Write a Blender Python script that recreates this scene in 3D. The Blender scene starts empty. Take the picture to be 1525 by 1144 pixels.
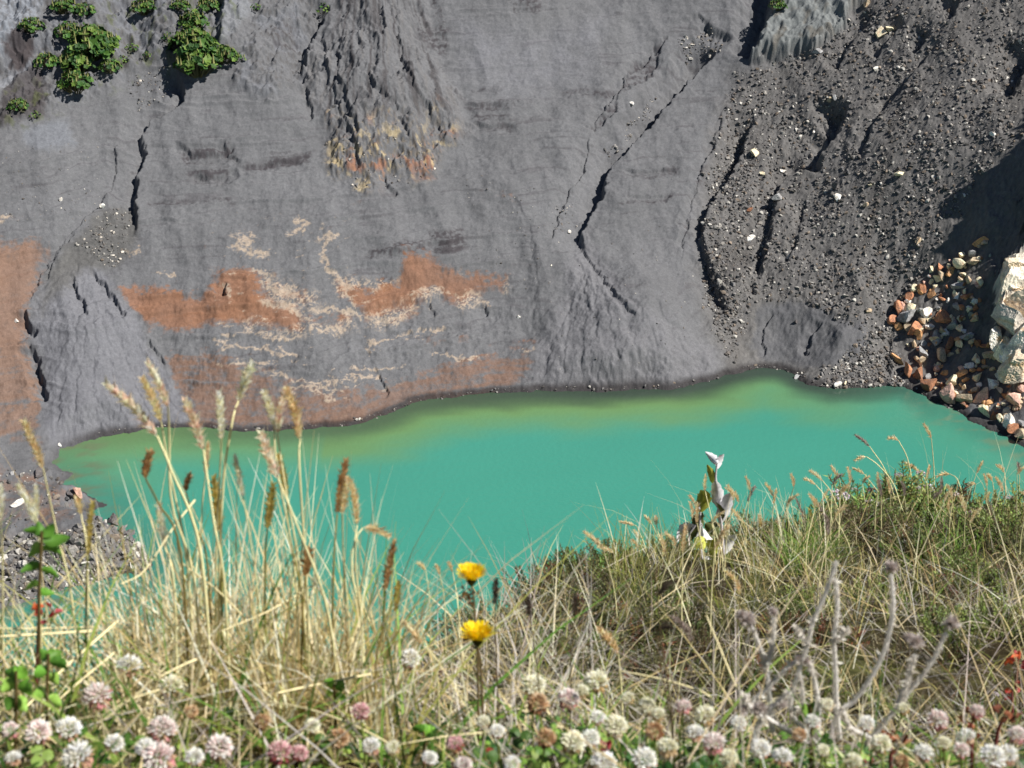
import bpy, math, random
import numpy as np
from mathutils import Vector, Matrix

# ------------------------------------------------------------------ camera, light, exposure
S = bpy.context.scene
C = S.collection
H = 90.0                                   # camera height over the lake
PITCH = math.radians(27.0)
FPX, CX, CY = 2574.0, 762.5, 572.0         # focal length and centre in photo pixels
cam_d = bpy.data.cameras.new('camera')
cam = bpy.data.objects.new('camera', cam_d); C.objects.link(cam)
cam.location = (0, 0, H)
cam.rotation_euler = (math.radians(90) - PITCH, 0, 0)
cam_d.sensor_width = 36.0
cam_d.lens = 36.0 * FPX / 1525.0
cam_d.clip_start = 0.05; cam_d.clip_end = 3000
cam_d.dof.use_dof = True
cam_d.dof.focus_distance = 14.0
cam_d.dof.aperture_fstop = 18.5
S.camera = cam
SUN_EL, SUN_AZ = math.radians(49), math.radians(-17)      # azimuth measured from +X towards +Y
L = np.array([math.cos(SUN_EL) * math.cos(SUN_AZ), math.cos(SUN_EL) * math.sin(SUN_AZ), math.sin(SUN_EL)])
W = bpy.data.worlds.new('World'); S.world = W; W.use_nodes = True
wn = W.node_tree.nodes; wl = W.node_tree.links
bg = wn.get('Background') or wn.new('ShaderNodeBackground')
sky = wn.new('ShaderNodeTexSky'); sky.sky_type = 'NISHITA'; sky.sun_disc = False
sky.sun_elevation = SUN_EL; sky.sun_rotation = math.radians(90) - SUN_AZ
sky.altitude = 2500
wl.new(sky.outputs[0], bg.inputs[0]); bg.inputs[1].default_value = 0.05
sun_d = bpy.data.lights.new('sun', 'SUN'); sun_d.energy = 4.9; sun_d.angle = math.radians(0.5); sun_d.color = (1.0, 0.96, 0.9)
sun = bpy.data.objects.new('sun', sun_d); C.objects.link(sun)
sun.rotation_euler = Vector(L).to_track_quat('Z', 'Y').to_euler()
S.view_settings.view_transform = 'Standard'; S.view_settings.look = 'None'
S.view_settings.exposure = 0.58; S.view_settings.gamma = 1.0
S.render.resolution_x, S.render.resolution_y = 1024, 768
S.cycles.max_bounces = 6; S.cycles.transparent_max_bounces = 6

# ------------------------------------------------------------------ helpers
CP, SP = math.cos(PITCH), math.sin(PITCH)
def lin(r, g, b):
    f = lambda c: (c/255/12.92) if c/255 <= .04045 else ((c/255+.055)/1.055)**2.4
    return np.array([f(r), f(g), f(b)])
def ray(px, py):
    a = (px-CX)/FPX; b = (CY-py)/FPX
    return np.array([a, CP + b*SP, -SP + b*CP])
def at(px, py, y):                         # world point seen at a photo pixel, y metres ahead of the camera
    d = ray(px, py); t = y/d[1]
    return np.array([d[0]*t, y, H + d[2]*t])
def lake_pt(px, py):
    d = ray(px, py); t = -H/d[2]
    return np.array([d[0]*t, d[1]*t])
def proj(x, y, z):
    zz = z-H
    f = y*CP - zz*SP; u = y*SP + zz*CP
    return CX + FPX*x/f, CY - FPX*u/f
def sst(a, b, v):
    t = np.clip((v-a)/(b-a), 0, 1); return t*t*(3-2*t)
_pr = np.random.RandomState(7)
_perm = _pr.permutation(256); _perm = np.concatenate([_perm, _perm])
_ga = _pr.rand(256)*2*np.pi; _gx, _gy = np.cos(_ga).astype(np.float32), np.sin(_ga).astype(np.float32)
def noise(x, y, seed=0):
    x = np.asarray(x, np.float32)+seed*17.31; y = np.asarray(y, np.float32)+seed*9.77
    xi = np.floor(x).astype(np.int32); yi = np.floor(y).astype(np.int32)
    xf = x-xi; yf = y-yi; xi &= 255; yi &= 255
    u = xf*xf*xf*(xf*(xf*6-15)+10); v = yf*yf*yf*(yf*(yf*6-15)+10)
    def g(i, j, a, b):
        h = _perm[_perm[(xi+i) & 255]+((yi+j) & 255)]
        return _gx[h]*a+_gy[h]*b
    n00, n10, n01, n11 = g(0,0,xf,yf), g(1,0,xf-1,yf), g(0,1,xf,yf-1), g(1,1,xf-1,yf-1)
    return ((n00*(1-u)+n10*u)*(1-v)+(n01*(1-u)+n11*u)*v)*1.5
def fbm(x, y, o=4, seed=0, gain=.5):
    s = 0; a = 1; t = 0
    for k in range(o):
        s = s + a*noise(x*2**k, y*2**k, seed+k*3); t += a; a *= gain
    return s/t
def ridged(x, y, o=4, seed=0, gain=.55):
    s = 0; a = 1; t = 0
    for k in range(o):
        s = s + a*(1-2*np.abs(noise(x*2**k, y*2**k, seed+k*3))); t += a; a *= gain
    return s/t
def poly_mask(px, py, poly, soft=6.0):
    """signed distance to a polygon as a 0..1 mask, soft edge in pixels"""
    p = np.array(poly, np.float32); out = np.zeros(px.shape, np.float32)
    m = (px > p[:,0].min()-soft*2) & (px < p[:,0].max()+soft*2) & (py > p[:,1].min()-soft*2) & (py < p[:,1].max()+soft*2)
    if not m.any(): return out
    x = px[m]; y = py[m]
    out[m] = sst(-soft, soft, -sdf(x, y, p)); return out
def sdf(x, y, p):
    d = np.full(x.shape, 1e12, np.float32); ins = np.zeros(x.shape, bool); n = len(p)
    for i in range(n):
        ax, ay = p[i]; bx, by = p[(i+1) % n]
        ex, ey = bx-ax, by-ay; wx, wy = x-ax, y-ay
        t = np.clip((wx*ex+wy*ey)/(ex*ex+ey*ey+1e-9), 0, 1)
        d = np.minimum(d, (wx-ex*t)**2+(wy-ey*t)**2)
        if ey != 0:
            c = ((ay <= y) & (by > y)) | ((by <= y) & (ay > y))
            ins ^= c & (x < ax+(y-ay)/ey*ex)
    d = np.sqrt(d); return np.where(ins, -d, d)
def line_dist(x, y, pts):
    """signed distance (+ = right of a line drawn downwards) and position 0..1 along it"""
    best = np.full(x.shape, 1e12, np.float32); sg = np.zeros(x.shape, np.float32); tt = np.zeros(x.shape, np.float32)
    p = np.array(pts, np.float32); seg = np.hypot(*(p[1:]-p[:-1]).T); cum = np.concatenate([[0], np.cumsum(seg)])
    for i in range(len(p)-1):
        ax, ay = p[i]; bx, by = p[i+1]; ex, ey = bx-ax, by-ay; wx, wy = x-ax, y-ay
        t = np.clip((wx*ex+wy*ey)/(ex*ex+ey*ey+1e-9), 0, 1)
        d = (wx-ex*t)**2+(wy-ey*t)**2; m = d < best
        best = np.where(m, d, best); s = np.where(ex*wy-ey*wx < 0, 1, -1)
        sg = np.where(m, s, sg); tt = np.where(m, (cum[i]+t*seg[i])/cum[-1], tt)
    return np.sqrt(best)*sg, tt

def nodes(name):
    m = bpy.data.materials.new(name); m.use_nodes = True
    nt = m.node_tree; b = nt.nodes.get('Principled BSDF')
    return m, nt, b
def mat_attr(name, rough=.9, spec=.15, var=.25, scale=3.0, bump=0.0, bscale=20.0, trans=0.0, scale2=None):
    """base colour = the mesh's own colour attribute, broken up by procedural noise"""
    m, nt, b = nodes(name); N = nt.nodes.new; K = nt.links.new
    a = N('ShaderNodeAttribute'); a.attribute_name = 'Col'
    tc = N('ShaderNodeTexCoord'); nz = N('ShaderNodeTexNoise'); nz.inputs['Scale'].default_value = scale; nz.inputs['Detail'].default_value = 6
    nz.inputs['Roughness'].default_value = .65
    K(tc.outputs['Object'], nz.inputs['Vector'])
    mr = N('ShaderNodeMapRange'); mr.inputs[1].default_value = .25; mr.inputs[2].default_value = .75
    mr.inputs[3].default_value = 1-var; mr.inputs[4].default_value = 1+var; K(nz.outputs[0], mr.inputs[0])
    mx = N('ShaderNodeMix'); mx.data_type = 'RGBA'; mx.blend_type = 'MULTIPLY'; mx.inputs[0].default_value = 1
    K(a.outputs['Color'], mx.inputs[6]); K(mr.outputs[0], mx.inputs[7])
    out = mx.outputs[2]
    if scale2:
        n2 = N('ShaderNodeTexNoise'); n2.inputs['Scale'].default_value = scale2; n2.inputs['Detail'].default_value = 4; K(tc.outputs['Object'], n2.inputs['Vector'])
        r2 = N('ShaderNodeMapRange'); r2.inputs[1].default_value = .3; r2.inputs[2].default_value = .7; r2.inputs[3].default_value = 1-var; r2.inputs[4].default_value = 1+var
        K(n2.outputs[0], r2.inputs[0]); m2 = N('ShaderNodeMix'); m2.data_type = 'RGBA'; m2.blend_type = 'MULTIPLY'; m2.inputs[0].default_value = 1
        K(out, m2.inputs[6]); K(r2.outputs[0], m2.inputs[7]); out = m2.outputs[2]
    K(out, b.inputs['Base Color'])
    b.inputs['Roughness'].default_value = rough; b.inputs['Specular IOR Level'].default_value = spec
    if bump:
        nb = N('ShaderNodeTexNoise'); nb.inputs['Scale'].default_value = bscale; nb.inputs['Detail'].default_value = 5; K(tc.outputs['Object'], nb.inputs['Vector'])
        bp = N('ShaderNodeBump'); bp.inputs['Strength'].default_value = bump; bp.inputs['Distance'].default_value = .6/bscale
        K(nb.outputs[0], bp.inputs['Height']); K(bp.outputs[0], b.inputs['Normal'])
    if trans:                               # thin leaves let light through
        tr = N('ShaderNodeBsdfTranslucent'); K(out, tr.inputs[0]); ms = N('ShaderNodeMixShader'); ms.inputs[0].default_value = trans
        K(b.outputs[0], ms.inputs[1]); K(tr.outputs[0], ms.inputs[2]); K(ms.outputs[0], nt.nodes['Material Output'].inputs[0])
    return m
def raw_mesh(name, V, F, col=None, mat=None, smooth=False):
    """V (n,3) array, F (m,k) array of equal faces or a list of such arrays, col (n,3)"""
    me = bpy.data.meshes.new(name)
    Fs = [np.asarray(f, np.int32) for f in (F if isinstance(F, list) else [F]) if len(f)]
    V = np.asarray(V, np.float32)
    me.vertices.add(len(V)); me.vertices.foreach_set('co', V.ravel())
    idx = np.concatenate([f.ravel() for f in Fs]); tot = np.concatenate([np.full(len(f), f.shape[1], np.int32) for f in Fs])
    st = np.concatenate([[0], np.cumsum(tot)[:-1]]).astype(np.int32)
    me.loops.add(len(idx)); me.loops.foreach_set('vertex_index', idx)
    me.polygons.add(len(tot)); me.polygons.foreach_set('loop_start', st); me.polygons.foreach_set('loop_total', tot)
    me.polygons.foreach_set('use_smooth', np.full(len(tot), smooth, bool))
    if col is not None:
        ca = me.color_attributes.new('Col', 'FLOAT_COLOR', 'POINT')
        c4 = np.ones((len(V), 4), np.float32); c4[:,:3] = col; ca.data.foreach_set('color', c4.ravel())
    me.update(); me.validate()
    if mat: me.materials.append(mat)
    return me
def link(name, me, parent=None, loc=(0,0,0)):
    o = bpy.data.objects.new(name, me); C.objects.link(o); o.location = loc
    if parent: o.parent = parent
    return o
def tag(o, label=None, cat=None, group=None, kind=None):
    if label: o['label'] = label
    if cat: o['category'] = cat
    if group: o['group'] = group
    if kind: o['kind'] = kind
    return o
def empty(name, loc, label, cat, group=None):
    o = bpy.data.objects.new(name, None); C.objects.link(o); o.location = tuple(float(v) for v in loc); o.empty_display_size = .1
    return tag(o, label, cat, group)

# ------------------------------------------------------------------ terrain: crater floor, far wall, right-hand cliff
SHORE = [(75,690),(90,668),(150,650),(215,640),(260,636),(330,640),(420,642),(500,636),(545,628),(580,612),(620,600),(670,592),(730,586),(790,583),
 (860,582),(930,582),(1000,578),(1050,570),(1085,558),(1120,551),(1155,550),(1185,557),(1205,570),(1240,579),(1290,577),(1345,574),(1365,582),
 (1400,600),(1440,622),(1480,640),(1525,664),(1600,705),(1750,790),(1900,900)]
NEAR = [(2100,1150),(760,1400),(-500,1150),(-260,950),(0,905),(70,880),(120,868),(215,852),(222,838),(196,800),(150,775),(120,765),(165,752),(130,735),(80,722),(105,706)]
lake_poly = np.array([lake_pt(*p) for p in SHORE+NEAR])
a_in = np.linspace(-.37, .37, 1300); a_out = np.linspace(0, 1, 60)[1:]**1.5*.55
cols = np.concatenate([-.37-a_out[::-1], a_in, .37+a_out])
rows = np.concatenate([np.arange(60, 118, 3.), np.arange(118, 164, .3), np.arange(164, 240, .105), np.arange(240, 262, .5), np.linspace(262, 460, 60)**1.0])
NR, NC = len(rows), len(cols)
Y = np.repeat(rows[:,None], NC, 1).astype(np.float32); X = (Y*cols[None,:]).astype(np.float32)
# plan distance from the shore, computed on a 1 m lattice and smoothed away from the water
gx = np.arange(-430, 431, 1.0); gy = np.arange(40, 480, 1.0)
GX, GY = np.meshgrid(gx, gy); Dg = sdf(GX.astype(np.float32), GY.astype(np.float32), lake_poly)
def blur(a, r):
    k = np.exp(-.5*(np.arange(-3*r, 3*r+1)/r)**2); k /= k.sum()
    p = np.pad(a, ((3*r,3*r),(0,0)), 'edge'); a = sum(k[i]*p[i:i+a.shape[0]] for i in range(len(k)))
    p = np.pad(a, ((0,0),(3*r,3*r)), 'edge'); return sum(k[i]*p[:,i:i+a.shape[1]] for i in range(len(k)))
Db = blur(Dg, 6)
def bil(A, x, y):
    fx = np.clip(x-gx[0], 0, len(gx)-1.01); fy = np.clip(y-gy[0], 0, len(gy)-1.01)
    i = fx.astype(int); j = fy.astype(int); u = fx-i; v = fy-j
    return (A[j,i]*(1-u)+A[j,i+1]*u)*(1-v)+(A[j+1,i]*(1-u)+A[j+1,i+1]*u)*v
d0 = bil(Dg, X, Y); near = (d0 > -14) & (d0 < 14)
d0[near] = sdf(X[near], Y[near], lake_poly)
d0 = d0 + fbm(X*.25, Y*.25, 5, 3, .6)*1.2
D = (d0*(1-sst(4, 22, d0))+(bil(Db, X, Y)+.5)*sst(4, 22, d0)).astype(np.float32)
def profile(d, gentle):
    """height over the water at plan distance d from the shore"""
    s1 = .5*(1-gentle)+.10*gentle
    z = np.where(d < 0, d*.32, d*s1+.08)
    z = z + np.maximum(d-14, 0)*(.60-s1) + np.maximum(d-32, 0)*.10 + np.maximum(d-62, 0)*.25 - np.maximum(d-110, 0)*.6
    return np.maximum(z, -9)
spit = sst(176, 160, Y)*sst(-20, -34, X)
Z0 = profile(D, spit)
PX, PY = proj(X, Y, Z0)
land = sst(.5, 9, D)
rise = sst(1040, 1560, PX)
Zm = Z0 + land*(rise*10.5*sst(0, 26, D))
# rock nose in the middle of the wall
nwx = PX+fbm(X*.14, Y*.14, 4, 8)*34; nwy = PY+fbm(X*.14, Y*.14, 4, 9)*44
npoly = [(500,-260),(476,-60),(486,20),(462,70),(452,120),(466,180),(486,230),(494,270),(530,296),(560,300),(600,286),(640,262),(672,232),(716,204),(696,140),(660,80),(615,0),(600,-100),(600,-260)]
nsd = -sdf(nwx, nwy, np.array(npoly, np.float32))
nose = sst(0, 95, nsd)
Zm += 3.4*nose**.8*(1+.35*fbm(X*.16, Y*.1, 3, 12))
Zm -= 2.6*np.exp(-((PX-800)/110)**2-((PY-90)/120)**2)
Zm += 2.3*np.exp(-((PX-140)/80)**2)*sst(390, 520, PY)*sst(0, 3, D)
Zm += 2.6*np.exp(-((PX-930)/100)**2)*sst(370, 500, PY)*sst(0, 3, D)
Zm += sst(400, 330, PX)*sst(150, 40, PY)*(ridged(PX/150, PY/190, 4, 11)*2.2+1.2)
Zm += land*(fbm(X*.045, Y*.045, 3, 5)*1.9+ridged(X*.07+Y*.015, Y*.022, 3, 6)*.9)
PX, PY = proj(X, Y, Zm)
nz0 = fbm(X*.35, Y*.35, 5, 21)                       # edge wobble shared by the masks
WX = PX + nz0*14 + fbm(X*1.6, Y*1.6, 3, 24)*7; WY = PY + fbm(X*.35, Y*.35, 5, 27)*9 + fbm(X*1.6, Y*1.6, 3, 29)*5
NG = poly_mask(WX, WY, [(1095,110),(1140,95),(1240,60),(1330,-80),(1700,-300),(1700,560),(1380,600),(1345,577),(1240,582),(1205,572),(1165,548),(1085,556),(1060,500),(1046,420),(1040,330),(1065,210)], 26)   # gravel slope
SLAB = poly_mask(WX, WY, [(1140,455),(1190,450),(1290,490),(1300,520),(1250,545),(1190,545),(1130,535),(1120,500)], 7)
NG *= 1-SLAB*.8
NOSE = sst(-6, 22, nsd+nz0*22)*sst(745, 670, PX+(PY-200)*.35)
ROCKL = poly_mask(WX, WY, [(-200,-200),(390,-200),(360,60),(300,105),(240,90),(160,130),(60,170),(-200,230)], 10)
ROCKL = np.maximum(ROCKL, poly_mask(WX, WY, [(360,100),(400,-50),(480,-50),(455,120),(400,150),(350,130)], 10)*.8)
NIB = poly_mask(WX, WY, [(1120,92),(1150,20),(1160,-60),(1330,-60),(1250,50),(1210,85)], 6)
SHEET = np.clip(1-NG-NOSE-ROCKL-NIB, 0, 1)           # bare ash
Zd = np.zeros_like(Zm)
# fine relief of each kind of ground
Zd += land*SHEET*(fbm(X*.6, Y*.6, 5, 31)*.24+fbm(X*2.2, Y*2.2, 3, 32)*.05 + fbm(X*.22, Zm*1.1, 4, 33)*.3*sst(640, 300, PY))
band = noise(X*.03+fbm(X*.1, Y*.1, 3, 36)*.6, Zm*1.9, 35)     # contour strata
Zd += land*SHEET*sst(.25, .55, band)*.26*sst(880, 700, PX)
Zd += NG*land*(np.maximum(fbm(X*1.1, Y*1.1, 5, 41, .62), -.2)*.22 + fbm(X*3.2, Y*3.2, 3, 44)*.13)
Zd += NG*land*ridged((X-Y*.55)*.11+nz0*.4, (X*.55+Y)*.04, 4, 46)*.55
ang = np.arctan2(PX-555, PY+160)
wang = ang+fbm(X*.12, Y*.12, 3, 53)*.10+nz0*.03
Zd += NOSE*(ridged(wang*9, PY/120, 5, 51, .5)*.8*(.6+fbm(X*.1, Y*.1, 2, 56))+fbm(X*.45, Y*.45, 5, 55, .6)*1.1+fbm(X*2, Y*2, 3, 57)*.12+sst(170, 230, PY)*(fbm(X*1.1, Y*.8, 4, 58)*.7+fbm(X*3, Y*2, 3, 59)*.2))
Zd += ROCKL*(ridged(X*.2, Y*.2+Zm*.2, 4, 61)*1.25+fbm(X*1.2, Y*1.2, 4, 63)*.5)
Zd += NIB*(2.0+ridged(X*.5, Y*.4, 4, 66)*.35+fbm(X*.9, Y*.9, 4, 67)*.5)
F1 = poly_mask(WX, WY, [(112,395),(150,400),(200,470),(240,545),(300,625),(215,645),(90,672),(60,640),(70,560),(45,480),(70,420)], 9)
F2 = poly_mask(WX, WY, [(860,330),(900,395),(960,460),(1060,520),(1070,556),(1000,582),(790,585),(800,520),(840,440),(850,380)], 14)
f_w = fbm(X*.09, Y*.09, 3, 70)
a1 = np.arctan2(PX-128, PY-330); a2 = np.arctan2(PX-868, PY-290)
r1 = fbm(a1*12+nz0*1.1+f_w*.9, PY/70, 6, 71, .62)*(.6+fbm(X*.15, Y*.15, 2, 75)); r2 = fbm(a2*11+nz0*1.1+f_w*.9, PY/60, 6, 73, .62)*(.6+fbm(X*.15, Y*.15, 2, 76))
Zd += (F1*r1+F2*r2)*.26*land
# gullies: (dark width in px, polyline drawn downwards); the steep bank is on the right, away from the sun
GUL = [(8,[(245,95),(262,108),(272,130),(269,148),(252,160),(222,175),(210,195),(207,212),(214,228),(204,250),(199,275),(196,295),(201,318),(200,335),(204,357)]),
 (4,[(108,408),(112,428),(122,448),(132,470)]),(4,[(134,398),(156,425),(172,447),(190,475)]),(6,[(36,462),(38,478),(50,490),(53,502)]),
 (5,[(44,508),(56,535),(62,556),(66,575),(68,600)]),(10,[(492,8),(472,32),(462,55),(449,85),(449,108),(453,126)]),(4,[(453,126),(459,150),(470,178)]),
 (4,[(499,66),(505,92),(503,112),(515,150),(530,185),(536,215)]),(4,[(545,100),(560,130),(600,165),(620,170)]),(4,[(565,255),(580,280),(592,290)]),
 (10,[(1075,62),(1038,100),(1012,128),(990,150),(966,182),(942,205),(925,222),(904,245),(897,262),(896,285),(880,308),(868,330),(861,350),(866,368),(876,384)]),(9,[(1066,70),(1036,102),(1010,130),(988,154),(962,186),(948,200)]),(2.3,[(868,366),(876,384),(890,402),(912,430),(936,456),(950,474)]),(1.8,[(858,380),(870,405),(872,450),(880,470)]),(4,[(985,62),(962,88),(935,105),(920,135),(890,170),(878,190)]),(4,[(876,195),(872,240),(850,275),(832,320),(818,365)]),
 (12,[(1256,150),(1248,185),(1232,205),(1218,228),(1212,262)]),(8,[(1205,240),(1168,262),(1152,290),(1150,312),(1142,345),(1134,388),(1126,420)]),(5,[(1400,60),(1350,120),(1300,180),(1280,240)]),(5,[(1300,20),(1262,70),(1240,110)]),(4,[(1200,300),(1190,350),(1170,400)]),
 (8,[(1122,165),(1108,205),(1096,240),(1078,270),(1062,292),(1046,318),(1042,350),(1052,385),(1066,420),(1076,450),(1086,480)]),
 (4,[(1120,420),(1126,440)]),(5,[(1346,30),(1320,62),(1302,92)]),(7,[(1426,2),(1420,18),(1408,32)]),(6,[(1382,48),(1372,62),(1358,78)]),
 (5,[(1258,40),(1236,60)]),(11,[(1535,70),(1515,110),(1504,150)]),(3,[(556,545),(568,565),(580,590)]),(3,[(718,452),(726,472)]),
 (3,[(1152,465),(1135,500),(1140,535)]),(4,[(1222,478),(1208,505),(1200,532)]),(3,[(330,210),(345,232),(360,240)]),(4,[(333,420),(334,440)]),
 (3,[(220,505),(238,530),(248,545)]),(5,[(1050,30),(1058,44),(1090,52)]),(3,[(640,450),(650,470)]),(3,[(1325,500),(1322,560)]),(4,[(150,60),(158,85),(170,100)]),
 (3,[(590,165),(615,215),(625,250)]),(3,[(420,60),(408,90),(412,120)]),(3,[(30,30),(20,70),(50,130)]),(4,[(262,212),(285,232),(330,228),(350,214)]),(4,[(283,262),(330,262),(352,248)]),(3,[(350,250),(400,243),(450,236)]),(3,[(186,190),(172,215),(172,245),(165,280),(140,310),(100,350),(70,390),(50,430),(42,462)]),(3,[(112,345),(82,380),(66,420)]),(3,[(700,184),(735,188),(772,184)]),(3,[(925,292),(960,290),(1000,293)]),(3,[(925,252),(970,254),(1010,250)]),(4,[(480,40),(490,120),(520,190),(540,260)]),(4,[(590,20),(600,90),(640,170),(668,215)]),(3,[(1015,30),(1040,20),(1060,45)])]
for x1, y1, x0 in [(806,572,868),(836,578,866),(872,578,868),(905,578,872),(940,576,880),(985,572,890),(1030,560,905),(1058,550,930)]: GUL.append((1.7, [(x0, 395+abs(x0-866)), ((x0*2+x1)/3+5, 450), ((x0+2*x1)/3-5, 515), (x1, y1)]))
for x1, y1, x0 in [(84,645,120),(112,652,128),(150,645,134),(190,640,142),(232,632,152),(275,622,165)]: GUL.append((1.7, [(x0, 450), ((x0*2+x1)/3+4, 510), ((x0+2*x1)/3-4, 575), (x1, y1)]))
GUL += [(2.4,[(1078,160),(1062,215),(1040,260),(1022,330),(1012,395)]),(2,[(760,280),(790,340),(800,420),(790,500)]),(2.2,[(0,258),(60,252),(120,240),(170,222)]),(2,[(0,300),(70,290),(150,282)]),(2,[(240,330),(300,322),(380,320)]),(2,[(230,300),(330,298),(430,290)]),(2,[(560,330),(620,318),(700,320)]),(2.2,[(560,500),(640,488),(740,485)]),(2,[(590,530),(680,515),(770,512)]),(2,[(320,505),(400,508),(480,512)])]

jx = PX+fbm(X*.8, Y*.8, 4, 81)*8; jy = PY+fbm(X*.8, Y*.8, 4, 83)*5
for K, pts in GUL:
    K = K*(1.35 if K > 4 else .95)
    p = np.array(pts); b = 60
    m = (PX > p[:,0].min()-b) & (PX < p[:,0].max()+b) & (PY > p[:,1].min()-b) & (PY < p[:,1].max()+b)
    s, t = line_dist(jx[m], jy[m], pts)
    taper = sst(0, .10, t)*sst(1, .85, t)*(.9+.35*noise(t*7, t*0, K))
    w = .5*K; dep = .17*K*np.clip(taper, 0, 2); wl_ = 2.6*K+6
    if K < 2: w = 2.2; dep = .13*np.clip(taper, 0, 2); wl_ = 7
    Zd[m] -= dep*np.where(s > 0, np.clip(1-s/w, 0, 1), np.clip(1+s/wl_, 0, 1)**.8)
# channel of the middle gully, its worn left bank, and the deep slot beside the grey rock at the top
s, t = line_dist(jx, jy, [(1000,85),(955,150),(905,205),(880,262),(850,320)])
Zd -= .55*np.exp(-((s+6)/26)**2)*sst(0, .1, t)*sst(1, .85, t)
s, t = line_dist(jx, jy, [(1148,-40),(1140,10),(1118,92)])
Zd -= sst(1.0, .85, t)*2.3*np.where(s > 0, np.clip(1-s/10, 0, 1), np.clip(1+s/42, 0, 1)**.8)
s, t = line_dist(jx, jy, [(330,-40),(326,20),(318,78)])
Zd -= sst(1.0, .8, t)*1.6*np.where(s > 0, np.clip(1-s/8, 0, 1), np.clip(1+s/60, 0, 1))
EROD = poly_mask(WX, WY, [(988,55),(965,80),(938,98),(922,130),(940,122),(965,112),(984,84)], 4)
EROD = np.maximum(EROD, poly_mask(WX, WY, [(922,140),(900,160),(878,186),(886,188),(905,170),(920,152)], 4))
Zd -= EROD*.5
Zd += land*(fbm(X*4.5, Y*4.5, 2, 87)*.035+(NOSE+ROCKL)*(ridged(X*1.6+Y*.3, Y*.9, 3, 88)*.13))
Zd += ROCKL*sst(360, 400, PX)*ridged(ang*22+nz0*.8, PY/90, 4, 89)*.5
Zt = Zm + Zd
# right-hand cliff whose left edge throws the big black shadow
QS = [(1540,150,24),(1508,205,23),(1478,222,22),(1452,265,21),(1432,310,21),(1390,326,22),(1397,374,20),(1438,388,17),(1444,404,15),(1438,424,6),(1430,450,6),(1432,480,6.2),(1448,512,5.6),(1472,545,3.2),(1506,582,1)]
cliff_pts = []
for px, py, t in QS:
    ii = np.argmin((PX-px)**2+(PY-py)**2); w = np.array([X.flat[ii], Y.flat[ii], Zt.flat[ii]])
    cliff_pts.append(w+L*t)
cliff_pts = sorted(cliff_pts, key=lambda c: c[1])
cy = np.array([c[1] for c in cliff_pts]); cxx = np.array([c[0] for c in cliff_pts]); cz = np.array([c[2] for c in cliff_pts])
cy = np.concatenate([[cy[0]-4], cy, [cy[-1]+8, cy[-1]+60]]); cxx = np.concatenate([[cxx[0]+3], cxx, [cxx[-1]+2, cxx[-1]+10]]); cz = np.concatenate([[0], cz, [cz[-1]+4, cz[-1]+30]])
yj = Y+fbm(X*.5, Y*.5, 4, 91)*1.2
xc = np.interp(yj, cy, cxx); zc = np.interp(yj, cy, cz)
CL = zc - 2.4*np.maximum(xc-X, 0) - .12*np.maximum(X-xc, 0)*(1)+ np.floor(fbm(X*.3, Y*.3, 3, 93)*5)/5*2.2+np.floor(fbm(X*.9, Y*.9, 3, 95)*4)/4*.9+fbm(X*2.5, Y*2.5, 3, 94)*.15
CL = np.where(Y < cy[0], -50, CL)
CLM = sst(-.2, .3, CL-Zt)
Zt = np.maximum(Zt, CL)
PX, PY = proj(X, Y, Zt)
# ------------------------------------------------------------------ what the ground is made of
def mixc(col, c, m):
    m = m[...,None]; return col*(1-m)+np.asarray(c)*m
f1 = fbm(X*.5, Y*.5, 5, 101); f2 = fbm(X*2.2, Y*2.2, 4, 103); f3 = fbm(X*.12, Y*.12, 3, 105)
strat = fbm(X*.10+f1*.4, Zm*3.2, 4, 107)             # long thin layers
ASH = lin(132,132,134)
col = np.ones(X.shape+(3,))*ASH
col *= (1+.16*f3+.10*f1+.08*f2+.10*strat*sst(900,600,PX))[...,None]
col = mixc(col, lin(104,101,104), SHEET*sst(.18, .5, strat+f1*.3)*.55)
col = mixc(col, lin(150,150,156), SHEET*poly_mask(WX, WY, [(680,30),(800,60),(900,20),(880,120),(760,150),(690,110)], 30)*.35*(1+f1))
for poly in ([(232,60),(258,40),(300,38),(325,90),(300,115),(250,100)],):
    pass
# dark streaks and patches
DK = np.zeros_like(PX)
for poly in ([(615,38),(630,60),(655,82),(664,78),(668,40),(650,30),(640,50)],[(640,-20),(646,25),(654,25),(656,-20)],[(752,-20),(758,12),(770,26),(776,10),(800,22),(808,10),(795,-20)],
             [(700,135),(760,130),(740,138),(700,142)],[(820,135),(930,132),(900,142),(840,140)],[(690,160),(730,152),(800,154),(780,162),(700,166)],[(705,172),(760,168),(770,176),(700,182)],[(700,186),(775,183),(760,190),(705,190)],
             [(640,350),(690,338),(700,370),(650,380)],[(560,360),(650,355),(620,380),(540,385)],[(1080,190),(1100,165),(1110,180),(1085,210),(1060,200)],[(1045,250),(1060,240),(1050,275),(1035,270)],
             [(8,70),(30,48),(48,75),(45,100),(20,110)],[(20,110),(60,120),(70,165),(20,180)],[(270,225),(345,215),(350,235),(280,245)],[(280,255),(350,245),(340,262),(285,266)],
             [(225,300),(350,295),(350,304),(225,306)],[(360,245),(470,225),(460,240),(380,252)],[(400,60),(440,20),(446,60),(420,80)],
             [(1160,110),(1230,70),(1330,20),(1330,60),(1200,140)],[(925,300),(1000,292),(1000,300),(925,306)],[(920,260),(1010,252),(1010,258),(920,264)],[(560,415),(585,405),(600,430),(575,435)]):
    DK = np.maximum(DK, poly_mask(WX, WY, poly, 5))
DK = np.maximum(DK, EROD)
col = mixc(col, lin(84,79,82), np.clip(DK*sst(-.35, .35, f2+strat*.8+f1*.5)*.85, 0, .85))
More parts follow.
